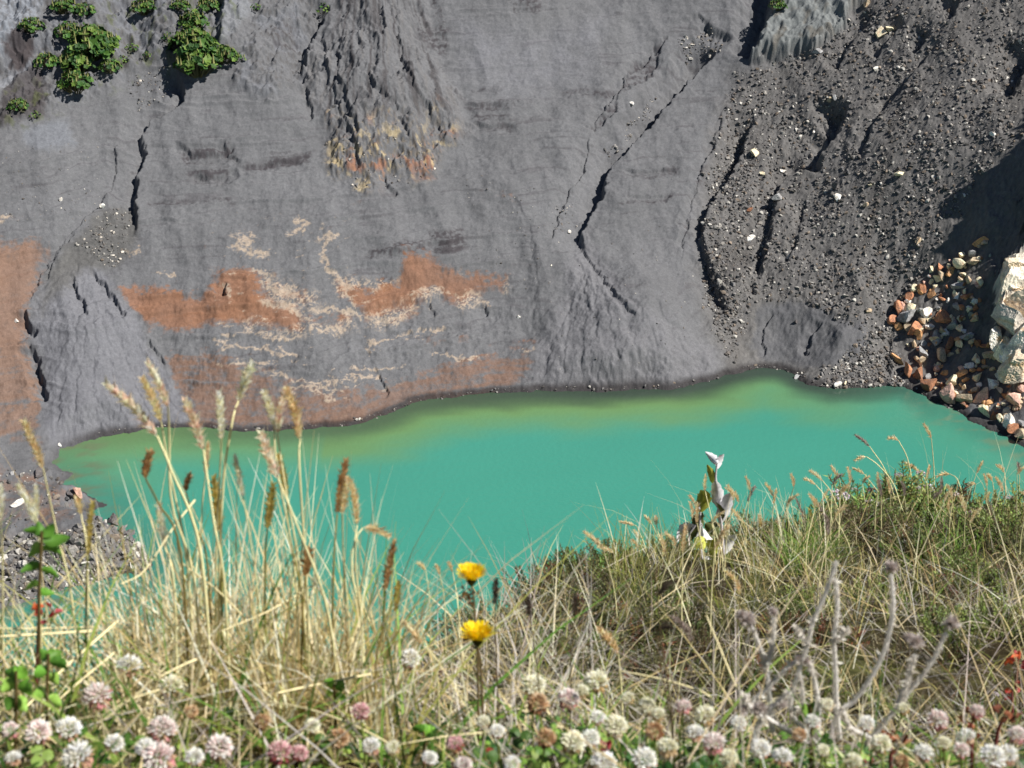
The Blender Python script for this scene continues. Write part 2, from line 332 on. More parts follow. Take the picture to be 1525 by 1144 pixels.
# rubble-strewn slope on the right
g = lin(134,131,128)*(1+.18*f1+.3*f2+.12*f3)[...,None]
col = mixc(col, g, NG*.95)
col = mixc(col, lin(94,90,87), NG*sst(.1, .5, fbm((X-Y*.5)*.2, (X*.5+Y)*.06, 4, 111))*.6)
col = mixc(col, lin(120,118,118), NG*sst(.2, .5, fbm(X*.3, Y*.3, 4, 113))*.35)
col = mixc(col, lin(114,114,117), SLAB*.6*sst(-.5,.2,f1))
col = mixc(col, lin(158,162,160), NIB*.85); col = mixc(col, lin(128,118,104), NIB*sst(.05,.35,f1)*.6)
# rock nose: streaks, yellow and rust towards its foot
stk = fbm(ang*30+nz0, PY/120, 4, 115)
col = mixc(col, lin(98,95,96), NOSE*sst(0, .35, stk)*.9)
col = mixc(col, lin(134,131,130), NOSE*sst(0, -.4, stk)*.7)
foot = NOSE*sst(150, 225, WY+nz0*50)*sst(700, 660, WX)
col = mixc(col, lin(150,136,116), foot*sst(-.1, .4, f2+stk*.5)*.65)
col = mixc(col, lin(190,128,92), foot*sst(.12, .4, fbm(wang*14, PY/45, 4, 117)+f2*.3)*.6)
col = mixc(col, lin(226,204,160), foot*sst(.14, .34, fbm(wang*26, PY/28, 4, 119)+f2*.35)*.7)
# pale and dark rock upper left
col = mixc(col, lin(138,140,146), ROCKL*sst(0, .4, f1+f3)*.7)
col = mixc(col, lin(104,100,98), ROCKL*sst(.0, .45, f2-f1*.5)*.7)
col = mixc(col, lin(168,170,176), poly_mask(WX, WY, [(-20,140),(28,105),(45,92),(40,110),(8,140)], 4)*.7)
col = mixc(col, lin(165,170,178), poly_mask(WX, WY, [(-40,-40),(75,-40),(60,30),(40,60),(10,90),(-40,110)], 8)*.8*sst(-.35, .2, f2))
col = mixc(col, lin(84,76,76), poly_mask(WX, WY, [(6,78),(20,48),(34,44),(48,70),(46,96),(22,112)], 4)*.9)
col = mixc(col, lin(92,86,86), poly_mask(WX, WY, [(24,112),(60,104),(74,140),(66,172),(20,182),(-10,190),(10,140)], 6)*.8)
col = mixc(col, lin(156,158,162), poly_mask(WX, WY, [(322,0),(372,-20),(366,30),(340,66),(322,72)], 5)*.7)
col = mixc(col, lin(150,154,162), poly_mask(WX, WY, [(36,190),(100,180),(110,215),(60,225),(32,210)], 8)*.5)
col = mixc(col, lin(104,112,62), poly_mask(WX, WY, [(170,-30),(400,-30),(330,60),(240,110),(130,140),(60,180),(0,200),(0,150),(100,120)], 20)*sst(.12, .3, fbm(X*.8, Y*.8, 4, 128))*.5)
# ochre mud
OR = np.zeros_like(PX)
for poly, k in (([(-60,350),(75,362),(58,445),(42,478),(45,505),(64,560),(75,625),(60,655),(-60,655)], .85),
    ([(170,430),(230,425),(300,440),(330,398),(380,396),(400,440),(455,468),(450,497),(400,490),(330,482),(240,500),(195,468)], .95),
    ([(508,420),(560,432),(585,418),(596,395),(600,375),(640,372),(660,398),(700,410),(757,413),(750,430),(706,440),(690,452),(640,432),(620,460),(545,476),(522,452)], 1),
    ([(562,478),(620,460),(624,465),(570,486)], .9),([(462,462),(530,460),(530,490),(462,488)], .6),
    ([(245,528),(330,520),(400,555),(480,575),(560,570),(650,545),(700,525),(805,515),(795,560),(740,592),(600,612),(540,636),(420,650),(250,650),(238,600)], .78),
    ([(640,505),(720,505),(720,515),(640,520)], .6),([(380,420),(450,430),(470,450),(420,455)], .8),([(-20,318),(30,322),(30,332),(-20,336)], .6),
    ([(720,282),(775,285),(770,310),(745,305)], .55),([(-60,690),(60,690),(110,730),(120,775),(60,800),(-60,800)], .6),([(-60,410),(40,400),(30,420),(-60,430)], .7),
    ([(300,370),(360,372),(360,384),(300,384)], .4),([(230,800),(190,850),(-60,850),(-60,830)], .3),([(430,333),(520,345),(510,356),(430,352)], .35)):
    OR = np.maximum(OR, k*poly_mask(WX+f1*16, WY+f2*6+f1*6, poly, 26))
OR *= (1-F1)*(1-F2*.9)
low = sst(490, 540, PY)
f4 = fbm(X*1.1, Zm*3.5, 5, 109, .65)
ORn = f1*.32+f4*.30+f2*.16+strat*(.12+.34*low)
ORm = sst(.36, .80, OR+ORn-.06*low)*(.8+.25*f3)
oc = lin(172,116,76)*(1+.25*f1+.15*f2)[...,None]; oc = mixc(oc, lin(150,118,98), low*.75)
oc = mixc(oc, lin(164,128,104), sst(120, 60, PX)*.8)
col = mixc(col, oc, ORm*.85)
# pale mineral crusts along the layers
CR = np.zeros_like(PX); f5 = fbm(X*4, Zm*9, 3, 127)
wx2 = PX+fbm(X*.8, Y*.8, 4, 121)*16; wy2 = PY+fbm(X*.8, Y*.8, 4, 123)*13
for wd, pts in ((3.5,[(430,326),(462,332),(440,345),(436,352)]),(5,[(345,352),(375,358),(350,368),(405,382)]),(3,[(470,360),(500,345),(478,375),(492,400),(515,430),(522,445),(540,473),(560,474)]),
    (4.5,[(372,400),(395,408),(405,428),(440,440)]),(4.5,[(382,448),(420,455),(450,470),(470,490),(520,490)]),(4,[(462,462),(500,462),(540,468)]),(3,[(315,508),(350,516),(400,520),(450,535)]),
    (2.6,[(395,552),(430,562),(460,570),(500,568),(540,560),(575,565)]),(2.6,[(460,572),(480,590),(500,585),(490,600)]),(2.2,[(540,520),(580,505),(620,495),(670,488)]),(2,[(640,525),(680,535),(720,530)]),
    (2.5,[(555,482),(600,470),(625,460)]),(2.2,[(600,440),(640,430),(690,440),(720,433)]),(2.2,[(700,455),(730,452)]),(2.5,[(380,500),(420,505),(460,500)]),(2.2,[(330,500),(370,495),(420,497)]),
    (3,[(486,590),(498,600)]),(2,[(780,520),(800,521)]),(2.5,[(230,405),(262,410)]),(2.5,[(180,375),(210,374)]),(2,[(320,545),(350,540),(420,540)]),(2,[(520,545),(560,553),(590,545)]),(2,[(-10,325),(25,324)]),
    (2.5,[(330,430),(345,425),(335,445)]),(2,[(420,583),(470,575),(520,580)])):
    s, t = line_dist(wx2, wy2, pts); CR = np.maximum(CR, sst(wd*1.5, wd*.2, np.abs(s)+f2*wd*2.6+f5*wd*1.2+.4)*sst(0,.06,t)*sst(1,.94,t))
edge = np.exp(-((OR-.5)/.22)**2)*sst(395, 420, PY)*sst(-.05, .2, f2+f5*.8)*sst(-.15, .1, fbm(X*.25, Y*.25, 2, 129))
zone = poly_mask(WX, WY, [(320,330),(520,330),(560,460),(690,480),(600,560),(500,610),(400,560),(310,520),(330,430)], 30)
CR = np.maximum(CR, zone*sst(.24, .40, fbm(X*.5, Zm*3.0, 5, 125, .65)-.08*(1-OR)+f5*.12)*.85)
CR = np.maximum(CR, edge*poly_mask(WX, WY, [(340,380),(500,380),(620,420),(760,400),(760,470),(560,500),(360,510)], 20)*.9)
col = mixc(col, lin(222,200,176)*(1+.25*f2)[...,None], np.clip(CR*(1-F1)*(.75+f5*.5), 0, .95))
# ash fans: paler where freshly washed
col = mixc(col, lin(143,143,148)*(1+.15*r1+.12*f2)[...,None], F1*.85)
col = mixc(col, lin(143,142,145)*(1+.18*r2+.12*f2)[...,None], F2*.8)
# debris in the left gully mouth and by the near shore
RB = poly_mask(WX, WY, [(60,470),(70,410),(100,365),(150,310),(200,295),(205,360),(180,395),(125,405),(85,440)], 10)
col = mixc(col, lin(112,110,106)*(1+.5*f2)[...,None], RB*.7)
RB2 = poly_mask(WX, WY, [(-60,800),(90,790),(140,770),(205,795),(225,840),(130,880),(-60,920)], 8)
col = mixc(col, lin(140,135,132)*(1+.5*f2)[...,None], RB2*.8)
# wet margin, lake bed and the pale cliff
col = mixc(col, lin(70,66,66), sst(1.1, .3, D)*sst(30, 160, PX)*.85)
pale = lin(250,244,228)*(1+.16*f2+.14*f1)[...,None]
pale = mixc(pale, lin(226,190,136), sst(.2, .5, fbm(X*.5, Y*.5, 4, 131))*.7)
pale = mixc(pale, lin(120,116,112), sst(.15, .4, fbm(X*1.1, Y*1.1, 4, 133))*.6)
col = mixc(col, pale, CLM*sst(345, 372, PY))
col = mixc(col, lin(96,94,92), CLM*sst(372, 345, PY))
col = np.clip(col*(np.array([.535,.540,.548])*(1+.16*(np.random.RandomState(3).rand(*X.shape,1)-.5))), .012, .8)
jj, ii = np.meshgrid(np.arange(NR-1), np.arange(NC-1), indexing='ij')
q = (jj*NC+ii).ravel(); F = np.stack([q, q+1, q+NC+1, q+NC], 1)
V = np.stack([X.ravel(), Y.ravel(), Zt.ravel()], 1)
M_ter = mat_attr('volcanic_ground', .95, .08, .16, 2.2, .35, 6.0, scale2=14)
ter = link('terrain', raw_mesh('terrain', V, F, col.reshape(-1,3), M_ter, True))
tag(ter, 'grey ash crater wall with gullies, ochre mud and stony slope above the green lake', 'terrain', kind='structure')
def zat(x, y):
    r = np.interp(y, rows, np.arange(NR)); c = np.interp(x/y, cols, np.arange(NC))
    j = int(min(r, NR-2)); i = int(min(c, NC-2)); u = c-i; v = r-j
    return float((Zt[j,i]*(1-u)+Zt[j,i+1]*u)*(1-v)+(Zt[j+1,i]*(1-u)+Zt[j+1,i+1]*u)*v)
def hit(px, py):
    """where the line of sight through a photo pixel first meets the terrain"""
    d = ray(px, py); y = 100.0; st = 4.0
    for st in (4.0, .5):
        while y < 420:
            t = y/d[1]
            if H+d[2]*t < zat(d[0]*t, y): break
            y += st
        if st > 1: y -= st
    lo, hi = y-.5, y
    for _ in range(8):
        m = (lo+hi)/2; t = m/d[1]
        if H+d[2]*t < zat(d[0]*t, m): hi = m
        else: lo = m
    t = hi/d[1]; x = d[0]*t
    return np.array([x, hi, zat(x, hi)])

# ------------------------------------------------------------------ lake
lx = np.concatenate([np.arange(-300, -75, 6.), np.arange(-75, 85, .5), np.arange(85, 301, 6.)]); ly = np.concatenate([np.arange(40, 120, 4.), np.arange(120, 200, .4)])
LX, LY = np.meshgrid(lx, ly); LX = LX.astype(np.float32); LY = LY.astype(np.float32)
dd = -sdf(LX, LY, lake_poly); dd = dd+fbm(LX*.12, LY*.25, 4, 141)*2.2*sst(0, 5, dd)
px_, py_ = proj(LX, LY, 0*LX)
wc = np.ones(LX.shape+(3,))*np.array([.044,.232,.172])
wc *= (1+.05*fbm(LX*.05, LY*.12, 3, 143))[...,None]
yel = sst(12, 3.5, dd)*np.where(LX < -20, sst(148, 168, LY), 1)*np.interp(px_, [0,150,300,420,560,750,1000,1130,1250,1345,1500], [1,.95,.85,.8,.8,.85,.85,.7,.45,.15,.1])
wc = mixc(wc, [.135,.212,.052], yel*.9)
drk = sst(5.2, .8, dd)*np.interp(px_, [0,80,200,260,350,560,700,900,1100,1200,1345,1400], [.35,.25,.3,.45,.55,.75,.9,1,1,1,.75,.3])  # dark shore band: shallow bed plus the bank's reflection, both painted into the colour
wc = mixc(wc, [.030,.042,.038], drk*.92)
wc = mixc(wc, [.12,.115,.07], sst(9, 1, dd)*sst(220, 90, px_)*sst(-.15, .35, fbm(LX*.3, LY*.6, 4, 147))*.8)
wc = mixc(wc, [.14,.17,.10], sst(7, 0, dd)*sst(1330, 1420, px_)*sst(0, .3, fbm(LX*.35, LY*.6, 4, 149))*.6)
n = len(lx); jj, ii = np.meshgrid(np.arange(len(ly)-1), np.arange(n-1), indexing='ij'); q = (jj*n+ii).ravel()
m, nt, b = nodes('lake_water'); at_ = nt.nodes.new('ShaderNodeAttribute'); at_.attribute_name = 'Col'; nt.links.new(at_.outputs['Color'], b.inputs['Base Color'])
b.inputs['Roughness'].default_value = .13; b.inputs['IOR'].default_value = 1.33; b.inputs['Specular IOR Level'].default_value = .5
tc = nt.nodes.new('ShaderNodeTexCoord'); nz = nt.nodes.new('ShaderNodeTexNoise'); nz.inputs['Scale'].default_value = 1.6; nz.inputs['Detail'].default_value = 4
bp = nt.nodes.new('ShaderNodeBump'); bp.inputs['Strength'].default_value = .22; bp.inputs['Distance'].default_value = .2
nt.links.new(tc.outputs['Object'], nz.inputs['Vector']); nt.links.new(nz.outputs[0], bp.inputs['Height']); nt.links.new(bp.outputs[0], b.inputs['Normal'])
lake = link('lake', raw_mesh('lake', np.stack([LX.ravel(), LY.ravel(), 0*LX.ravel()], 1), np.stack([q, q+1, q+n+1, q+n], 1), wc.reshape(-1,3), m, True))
tag(lake, 'opaque turquoise crater lake with a yellow-green margin', 'lake', kind='structure')
# ------------------------------------------------------------------ loose rocks
rng = np.random.RandomState(5)
def ico(sub):
    import bmesh
    bm = bmesh.new(); bmesh.ops.create_icosphere(bm, subdivisions=sub, radius=1)
    bm.verts.ensure_lookup_table(); V = np.array([v.co[:] for v in bm.verts]); F = np.array([[v.index for v in f.verts] for f in bm.faces]); bm.free()
    return V, F
ICO1, ICO2, ICO3 = ico(1), ico(2), ico(3)
def rock_shape(seed, base=ICO3, cuts=8):
    r = np.random.RandomState(seed); V = base[0].copy()
    for k in range(cuts):
        n = r.normal(size=3); n /= np.linalg.norm(n); d = r.uniform(.2, .6)
        e = V@n-d; V -= np.maximum(e, 0)[:,None]*n
    V += r.normal(size=V.shape)*.008
    V /= np.abs(V).max(0)*.9
    V *= np.array([1, r.uniform(.65, 1), r.uniform(.6, .95)])
    return V
M_rock = mat_attr('broken_rock', .9, .15, .3, 1.7, .5, 5.0, scale2=6)
ROCKC = {'rust': (176,124,94), 'orange': (196,150,106), 'cream': (222,206,176), 'grey': (146,146,146), 'white': (222,216,206), 'brown': (140,100,76), 'dark': (92,88,88), 'tan': (176,160,136), 'pink': (196,160,144)}
def rock_mesh(seed, colour, base=ICO3, cuts=8):
    V = rock_shape(seed, base, cuts); c = lin(*ROCKC[colour]); r = np.random.RandomState(seed+900)
    k = fbm(V[:,0]*1.3+seed, V[:,1]*1.3+V[:,2], 3, seed)
    cc = np.ones((len(V),3))*c*1.15*(1+.35*k)[:,None]
    st = sst(.15, .4, fbm(V[:,0]*2+seed*2, V[:,2]*2+V[:,1], 3, seed+4))[:,None]
    cc = cc*(1-.6*st)+.6*st*lin(*((170,120,80) if colour in ('cream','white','tan','pink') else (120,110,104)))
    return raw_mesh('rock', V, base[1], np.clip(cc,.02,.8), M_rock)
_rc = {}
def rock(name, px, py, size, colour, label, cat, group, k=None, base=ICO3, sink=.25):
    if group.endswith('pile on the right shore') or 'rock pile' in group: size *= 1.12
    p = hit(px, py+size*.25); w = size*.5*np.linalg.norm(p-np.array([0,0,H]))/FPX
    key = (colour, (k if k is not None else rng.randint(4)), len(base[0]))
    if key not in _rc: _rc[key] = rock_mesh(len(_rc)*7+3, colour, base)
    o = link(name, _rc[key]); o.location = (p[0], p[1], p[2]+w*(.62-sink)); o.scale = (w*1.08, w, w)
    o.rotation_euler = (rng.uniform(-1.2, 1.2), rng.uniform(-1.2, 1.2), rng.uniform(0, 6.28))
    return tag(o, label, cat, group)
PILE = 'boulders of the rock pile on the right shore'
for px, py, s, c, lab in [
 (1460,356,17,'orange','orange and cream boulder on top of the rock pile inside the black shadow'),(1390,437,15,'orange','bright orange block just below the tip of the black shadow'),
 (1370,430,13,'rust','small rust boulder above the upper left edge of the rock pile'),(1353,438,13,'rust','flat rust slab on the upper left corner of the rock pile'),
 (1339,455,19,'rust','rust red boulder on the left edge of the pile above the big grey one'),(1358,458,17,'cream','cream boulder between the rust slab and the white block'),
 (1376,463,20,'white','white triangular block near the left side of the rock pile'),(1349,474,28,'grey','big smooth grey boulder on the left edge of the rock pile'),
 (1329,478,14,'rust','rust block standing alone left of the big grey boulder'),(1361,491,20,'rust','rust boulder just below the big grey boulder'),
 (1403,475,18,'rust','rust brown boulder in the middle of the upper pile'),(1416,485,17,'grey','grey boulder beside the rust one at the edge of the dark gap'),
 (1430,388,18,'cream','cream boulder at the upper edge of the pile under the black shadow'),(1448,388,16,'tan','tan boulder right of the cream one at the edge of the black shadow'),
 (1416,401,16,'orange','orange boulder on the slanting top edge of the pile'),(1403,411,15,'tan','tan boulder below the orange one on the slanting top edge'),
 (1427,424,20,'grey','tall grey boulder leaning at the edge of the dark gap'),(1336,534,19,'orange','orange cream boulder lying alone on smooth ash by the pile'),
 (1353,551,18,'rust','rust boulder at the lower left foot of the pile'),(1383,568,22,'brown','dark brown boulder at the waterline on the left foot of the pile'),
 (1370,554,18,'brown','brown boulder just above the waterline beside the rust one'),(1420,567,25,'cream','large cream boulder in the middle of the lower pile'),
 (1413,585,24,'pink','pale pink boulder at the waterline in the middle of the pile'),(1437,591,22,'tan','tan boulder at the waterline right of the pale pink one'),
 (1460,587,22,'pink','pinkish boulder above the waterline in the lower pile'),(1456,562,17,'cream','small cream boulder below the pale cliff'),
 (1477,570,17,'white','white boulder under the lower corner of the pale cliff'),(1464,611,19,'cream','cream egg-shaped boulder sitting at the water edge'),
 (1497,627,21,'white','white flat boulder at the water edge near the right side'),(1512,598,30,'pink','biggest pinkish boulder near the right edge of the photo'),
 (1510,637,17,'rust','rust boulder near the water at the far right'),(1520,645,20,'tan','lowest tan boulder at the right edge by the water'),
 (1503,614,16,'grey','grey boulder between the pinkish one and the white flat one'),(1480,618,13,'brown','small brown boulder at the water edge right of the egg-shaped one'),
 (1453,534,17,'cream','cream boulder in the dark gap left of the pale cliff'),(1474,527,17,'tan','tan boulder leaning against the foot of the pale cliff'),
 (1512,535,26,'white','large white boulder in front of the pale cliff'),(1433,554,15,'orange','orange boulder above the large cream one in the lower pile'),
 (1392,500,20,'grey','grey boulder in the centre of the pile'),(1400,530,22,'tan','tan boulder in the centre above the waterline'),(1440,500,18,'grey','grey boulder half inside the dark gap'),
 (1375,525,18,'grey','dark edged grey boulder on the left flank of the pile'),(1415,512,18,'brown','brown boulder beside the tan one in the centre of the pile')]:
    rock('boulder', px, py, s, c, lab, 'boulder', PILE)
ppoly = np.array([(1330,455),(1380,405),(1425,380),(1470,355),(1480,380),(1460,430),(1455,500),(1530,540),(1530,652),(1480,622),(1430,602),(1385,578),(1350,562),(1345,500)], np.float32)
n = 0
while n < 235:
    px, py = rng.uniform(1325, 1530), rng.uniform(350, 655)
    if sdf(np.array([px]), np.array([py]), ppoly)[0] > 0: continue
    s = 5+9*rng.rand()**1.6; c = rng.choice(['rust','orange','cream','cream','grey','tan','tan','pink','brown','white'])
    rock('boulder', px, py, s, c, 'small angular %s stone wedged between bigger boulders of the rock pile' % {'grey':'grey','pink':'pinkish'}.get(c, c), 'boulder', 'small %s stones of the rock pile' % c, base=ICO2)
    n += 1
for px, py, s, c, lab in [(1219,77,14,'grey','blue grey boulder high on the gravel slope'),(1306,100,13,'white','brightest white stone on the upper gravel slope'),(1312,50,17,'cream','cream boulder of the pair at the top of the gravel slope'),
 (1324,44,16,'cream','right one of the cream boulder pair at the top of the gravel slope'),(1288,7,15,'tan','tan boulder at the upper edge of the photo on the gravel slope'),(1122,227,14,'cream','cream boulder near the left edge of the gravel slope'),
 (1244,147,12,'grey','grey boulder above the dark central gully of the gravel slope'),(1236,148,9,'tan','small tan stone touching the grey boulder above the dark gully'),(1167,254,10,'white','white stone above the lower dark gully of the gravel slope'),
 (1159,294,18,'grey','big grey boulder inside the bend of the lower gully'),(1135,259,10,'cream','elongated cream stone left of the white one on the gravel slope'),(1340,260,13,'cream','round cream boulder in the middle of the gravel slope'),
 (1244,279,15,'dark','dark half buried boulder in the middle of the gravel slope'),(1246,293,12,'white','white stone right below the dark half buried boulder'),(1289,306,10,'tan','tan stone on the open gravel right of the white one'),
 (1117,311,9,'rust','rust coloured stone on the left part of the gravel slope'),(1119,355,12,'white','white block low on the left part of the gravel slope'),(1370,356,13,'tan','tan boulder left of the black shadow'),
 (1296,276,8,'cream','small cream stone between two larger ones on the gravel'),(1478,199,8,'white','white stone near the upper edge of the black shadow'),(1192,202,8,'white','small white stone left of the central gully'),
 (1186,560,11,'grey','grey stone at the foot of the smooth slab by the lake'),(1248,573,11,'white','white stone on the shore below the gravel slope'),(1258,571,8,'cream','cream stone beside the white one on the shore'),
 (1186,478,8,'dark','dark stone on the smooth grey slab'),(1294,462,9,'tan','tan boulder at the upper right of the smooth slab')]:
    rock('boulder', px, py, s, c, lab, 'boulder', 'single boulders on the gravel slope')
for px, py, s, c, lab in [(118,732,20,'pink','pinkish white rock standing in the shallow water on the left'),(104,734,14,'dark','dark red rock beside the pinkish white one in the shallow water'),(58,702,17,'dark','dark boulder on the left shore behind a dry grass head'),
 (26,747,17,'white','white streaked rock on the ochre left shore'),(18,704,9,'grey','small grey rock on the left shore'),(190,798,16,'dark','dark block at the tip of the rubble spit'),(168,776,18,'dark','black block on the rubble spit by the water'),
 (90,662,6,'white','small white stone at the foot of the left ash fan'),(152,308,9,'white','white stone on the ash above the left gully mouth'),(92,297,7,'white','small white stone high on the left ash slope'),(24,478,7,'white','white stone on the ochre slope at the left edge'),
 (940,154,8,'white','white stone in the middle gully channel'),(848,346,7,'white','white stone just left of the middle gully'),(772,472,6,'white','tiny white stone on bare ash in the middle of the wall')]:
    rock('boulder', px, py, s, c, lab, 'boulder', 'rocks lying on the ash and the left shore')
# rubble that nobody could count: one object of many small chipped stones
def rubble(name, label, cat, zones, colours):
    Vs = []; Fs = []; Cs = []; off = 0
    base = ICO1
    shapes = [rock_shape(300+k, base, 5) for k in range(12)]
    for poly, num, smin, smax in zones:
        P = np.array(poly, np.float32); lo = P.min(0); hi = P.max(0); cx = rng.uniform(lo[0], hi[0], num*4); cyy = rng.uniform(lo[1], hi[1], num*4)
        ok = sdf(cx+fbm(cx*.03, cyy*.03, 3, 9)*25, cyy, P) < 0
        dens = fbm(cx*.02, cyy*.02, 4, 77)+rng.uniform(-.6, .6, len(cx)) > -.1
        cx = cx[ok & dens][:num]; cyy = cyy[ok & dens][:num]
        for px, py in zip(cx, cyy):
            p = hit(px, py); s = (smin+(smax-smin)*rng.rand()**5)*.5*.078
            a = rng.uniform(0, 6.28); ca, sa = math.cos(a), math.sin(a)
            v = shapes[rng.randint(12)]*s; v = np.stack([v[:,0]*ca-v[:,1]*sa, v[:,0]*sa+v[:,1]*ca, v[:,2]], 1)+p+[0,0,s*.3]
            Vs.append(v); Fs.append(base[1]+off); off += len(v)
            Cs.append(np.ones((len(v),3))*lin(*colours[rng.randint(len(colours))])*rng.uniform(.7, 1.25))
    o = link(name, raw_mesh(name, np.concatenate(Vs), np.concatenate(Fs), np.clip(np.concatenate(Cs), .02, .8), M_rock))
    return tag(o, label, cat, kind='stuff')
def outcrop():
    r = np.random.RandomState(77); OB = ico(5); Vs, Fs, Cs = [], [], []; off = 0
    for px, py, w, h in [(1534,415,62,70),(1520,440,50,58),(1545,470,80,90),(1506,478,46,62),(1530,505,60,60),(1498,515,36,44),(1516,540,50,44),(1545,540,60,50),(1500,450,34,44),(1538,390,48,40),(1514,400,30,34),(1488,500,22,34)]:
        V = rock_shape(int(r.randint(9999)), OB, 7); V += fbm(V[:,0]*2.5+V[:,1]*2, V[:,2]*2.5+px, 4, 311)[:,None]*V*.09; yy = min(hit(min(px, 1524), py)[1], 196)-.6; k = .0776*.55
        V = V*np.array([w*k, 2.6, h*k*1.15]); a = r.uniform(-.35,.35); V = np.stack([V[:,0]*math.cos(a)-V[:,1]*math.sin(a), V[:,0]*math.sin(a)+V[:,1]*math.cos(a), V[:,2]+V[:,0]*r.uniform(-.3,.3)],1)+at(px, py, yy)
        c = np.ones((len(V),3))*lin(*[(236,226,204),(226,210,184),(238,232,220),(210,200,186)][r.randint(4)])
        c = mixc(c, lin(206,166,116), sst(.05, .35, fbm(V[:,0]*.7+V[:,1]*.6, V[:,2]*.8, 5, 307, .65))*.75); c = mixc(c, lin(150,146,142), sst(.05, .4, fbm(V[:,0]*.9, V[:,2]*.7+V[:,1]*.4, 4, 309))*.6)
        Vs.append(V); Fs.append(OB[1]+off); Cs.append(c); off += len(V)
    o = link('rock_outcrop', raw_mesh('rock_outcrop', np.concatenate(Vs), np.concatenate(Fs), np.clip(np.concatenate(Cs),.02,.85), M_rock))
    tag(o, 'big cream white fractured rock outcrop cut by the right edge, above the boulder pile', 'rock outcrop')
outcrop()
GCOL = [(100,98,96),(112,110,108),(122,119,116),(94,91,89),(140,136,130),(108,102,97),(184,180,172),(100,99,99),(120,109,98),(112,108,104)]
rubble('gravel', 'small grey and tan stones strewn over the dark slope on the right', 'gravel', [
  ([(1095,110),(1140,95),(1240,60),(1330,-20),(1530,-20),(1525,200),(1460,260),(1430,320),(1395,330),(1400,390),(1335,450),(1330,520),(1345,577),(1240,580),(1205,570),(1290,500),(1200,450),(1130,450),(1085,540),(1060,500),(1046,420),(1040,330),(1065,210)], 18000, 1.2, 8),
  ([(1240,540),(1330,480),(1345,577),(1240,580)], 500, 3, 9),([(1045,330),(1100,180),(1130,250),(1100,400),(1090,520),(1060,470)], 900, 2.5, 9)], GCOL)
rubble('gully_rubble', 'pale broken stones lying in the gully channels of the ash wall', 'gravel', [
  ([(985,145),(965,150),(930,190),(898,235),(905,248),(930,215),(960,180)], 230, 2.5, 9),([(835,310),(860,300),(850,340),(825,350)], 30, 2, 6),([(1010,60),(1060,40),(1080,70),(1020,100)], 140, 2.5, 9),
  ([(110,370),(160,310),(195,310),(200,360),(170,400)], 260, 2, 6),([(480,200),(690,200),(640,260),(570,290),(500,270)], 140, 1.5, 6),([(190,120),(260,90),(260,140),(200,170)], 120, 2, 5),
  ([(0,230),(150,200),(160,330),(0,330)], 120, 1.5, 4),([(690,250),(850,300),(820,450),(700,380)], 90, 1.5, 4),([(860,380),(1050,300),(1040,540),(800,570)], 120, 1.2, 3.5)], GCOL+[(200,192,180)])
rubble('shore_rubble', 'heap of grey broken rubble on the near left shore', 'gravel', [([(-10,800),(90,792),(140,772),(205,795),(222,840),(130,880),(-10,900)], 1300, 4, 15),([(0,700),(90,700),(130,745),(110,775),(0,790)], 130, 2, 9)]+[([(SHORE[i][0],SHORE[i][1]-7),(SHORE[i+1][0],SHORE[i+1][1]-7),(SHORE[i+1][0],SHORE[i+1][1]+2),(SHORE[i][0],SHORE[i][1]+2)], 16, 1.2, 6) for i in range(1,28)], GCOL)

# ------------------------------------------------------------------ giant-leaved plants on the wall
M_leafF = mat_attr('broad_leaf', .6, .3, .25, 2.0, trans=.12)
def broad_clump(seed, n):
    r = np.random.RandomState(seed); V = []; F = []; Cc = []; off = 0; SV = []; SF = []; so = 0
    for k in range(n):
        a = r.uniform(0, 6.28); rad = math.sqrt(r.rand()); hgt = (1-.75*rad*rad)*.9+r.uniform(-.12,.12)
        c = np.array([rad*math.cos(a), rad*math.sin(a), hgt]); size = r.uniform(.10, .2)
        nrm = np.array([math.cos(a)*rad*.9, math.sin(a)*rad*.9, .8])+r.normal(size=3)*.28; nrm /= np.linalg.norm(nrm)
        u = np.cross(nrm, [0,0,1.01]); u /= np.linalg.norm(u)+1e-6; w = np.cross(nrm, u)
        m = 14; th = np.linspace(0, 2*np.pi, m, False); rr = size*(1+.22*np.cos(th*5+k)+r.uniform(-.1,.1,m))
        ring = c+np.cos(th)[:,None]*u*rr[:,None]+np.sin(th)[:,None]*w*rr[:,None]+nrm*(np.cos(th*3)*.05*size+size*.12)[:,None]
        V += [c[None]-nrm*.03, ring]; F += [[off, off+1+i, off+1+(i+1)%m] for i in range(m)]
        g = np.array([lin(70,112,46), lin(90,130,52), lin(52,92,40), lin(114,142,62)][r.randint(4)])*r.uniform(.35,.78)
        Cc.append(np.ones((m+1,3))*g); off += m+1
        b = np.array([c[0]*.35, c[1]*.35, -.25]); t = .03
        for q in range(3):
            d = np.array([math.cos(q*2.1), math.sin(q*2.1), 0])*t; SV += [(b+d)[None], (c+d*.6-nrm*.03)[None]]
        SF += [[so+2*q, so+2*((q+1)%3), so+2*((q+1)%3)+1, so+2*q+1] for q in range(3)]; so += 6
    for k in range(n//4):                    # pale upright flower spikes
        a = r.uniform(0, 6.28); rad = r.uniform(.2,.9); c = np.array([rad*math.cos(a), rad*math.sin(a), .8-.5*rad])
        th = np.linspace(0, 2*np.pi, 5, False)
        V += [(c+np.array([0,0,.42]))[None], c+np.stack([np.cos(th)*.06, np.sin(th)*.06, 0*th],1)]; F += [[off, off+1+i, off+1+(i+1)%5] for i in range(5)]
        Cc.append(np.ones((6,3))*lin(150,150,96)); off += 6
    return (raw_mesh('leaves', np.concatenate(V), np.array(F), np.concatenate(Cc), M_leafF), raw_mesh('stems', np.concatenate(SV), np.array(SF), np.ones((so,3))*lin(86,84,52), M_leafF))
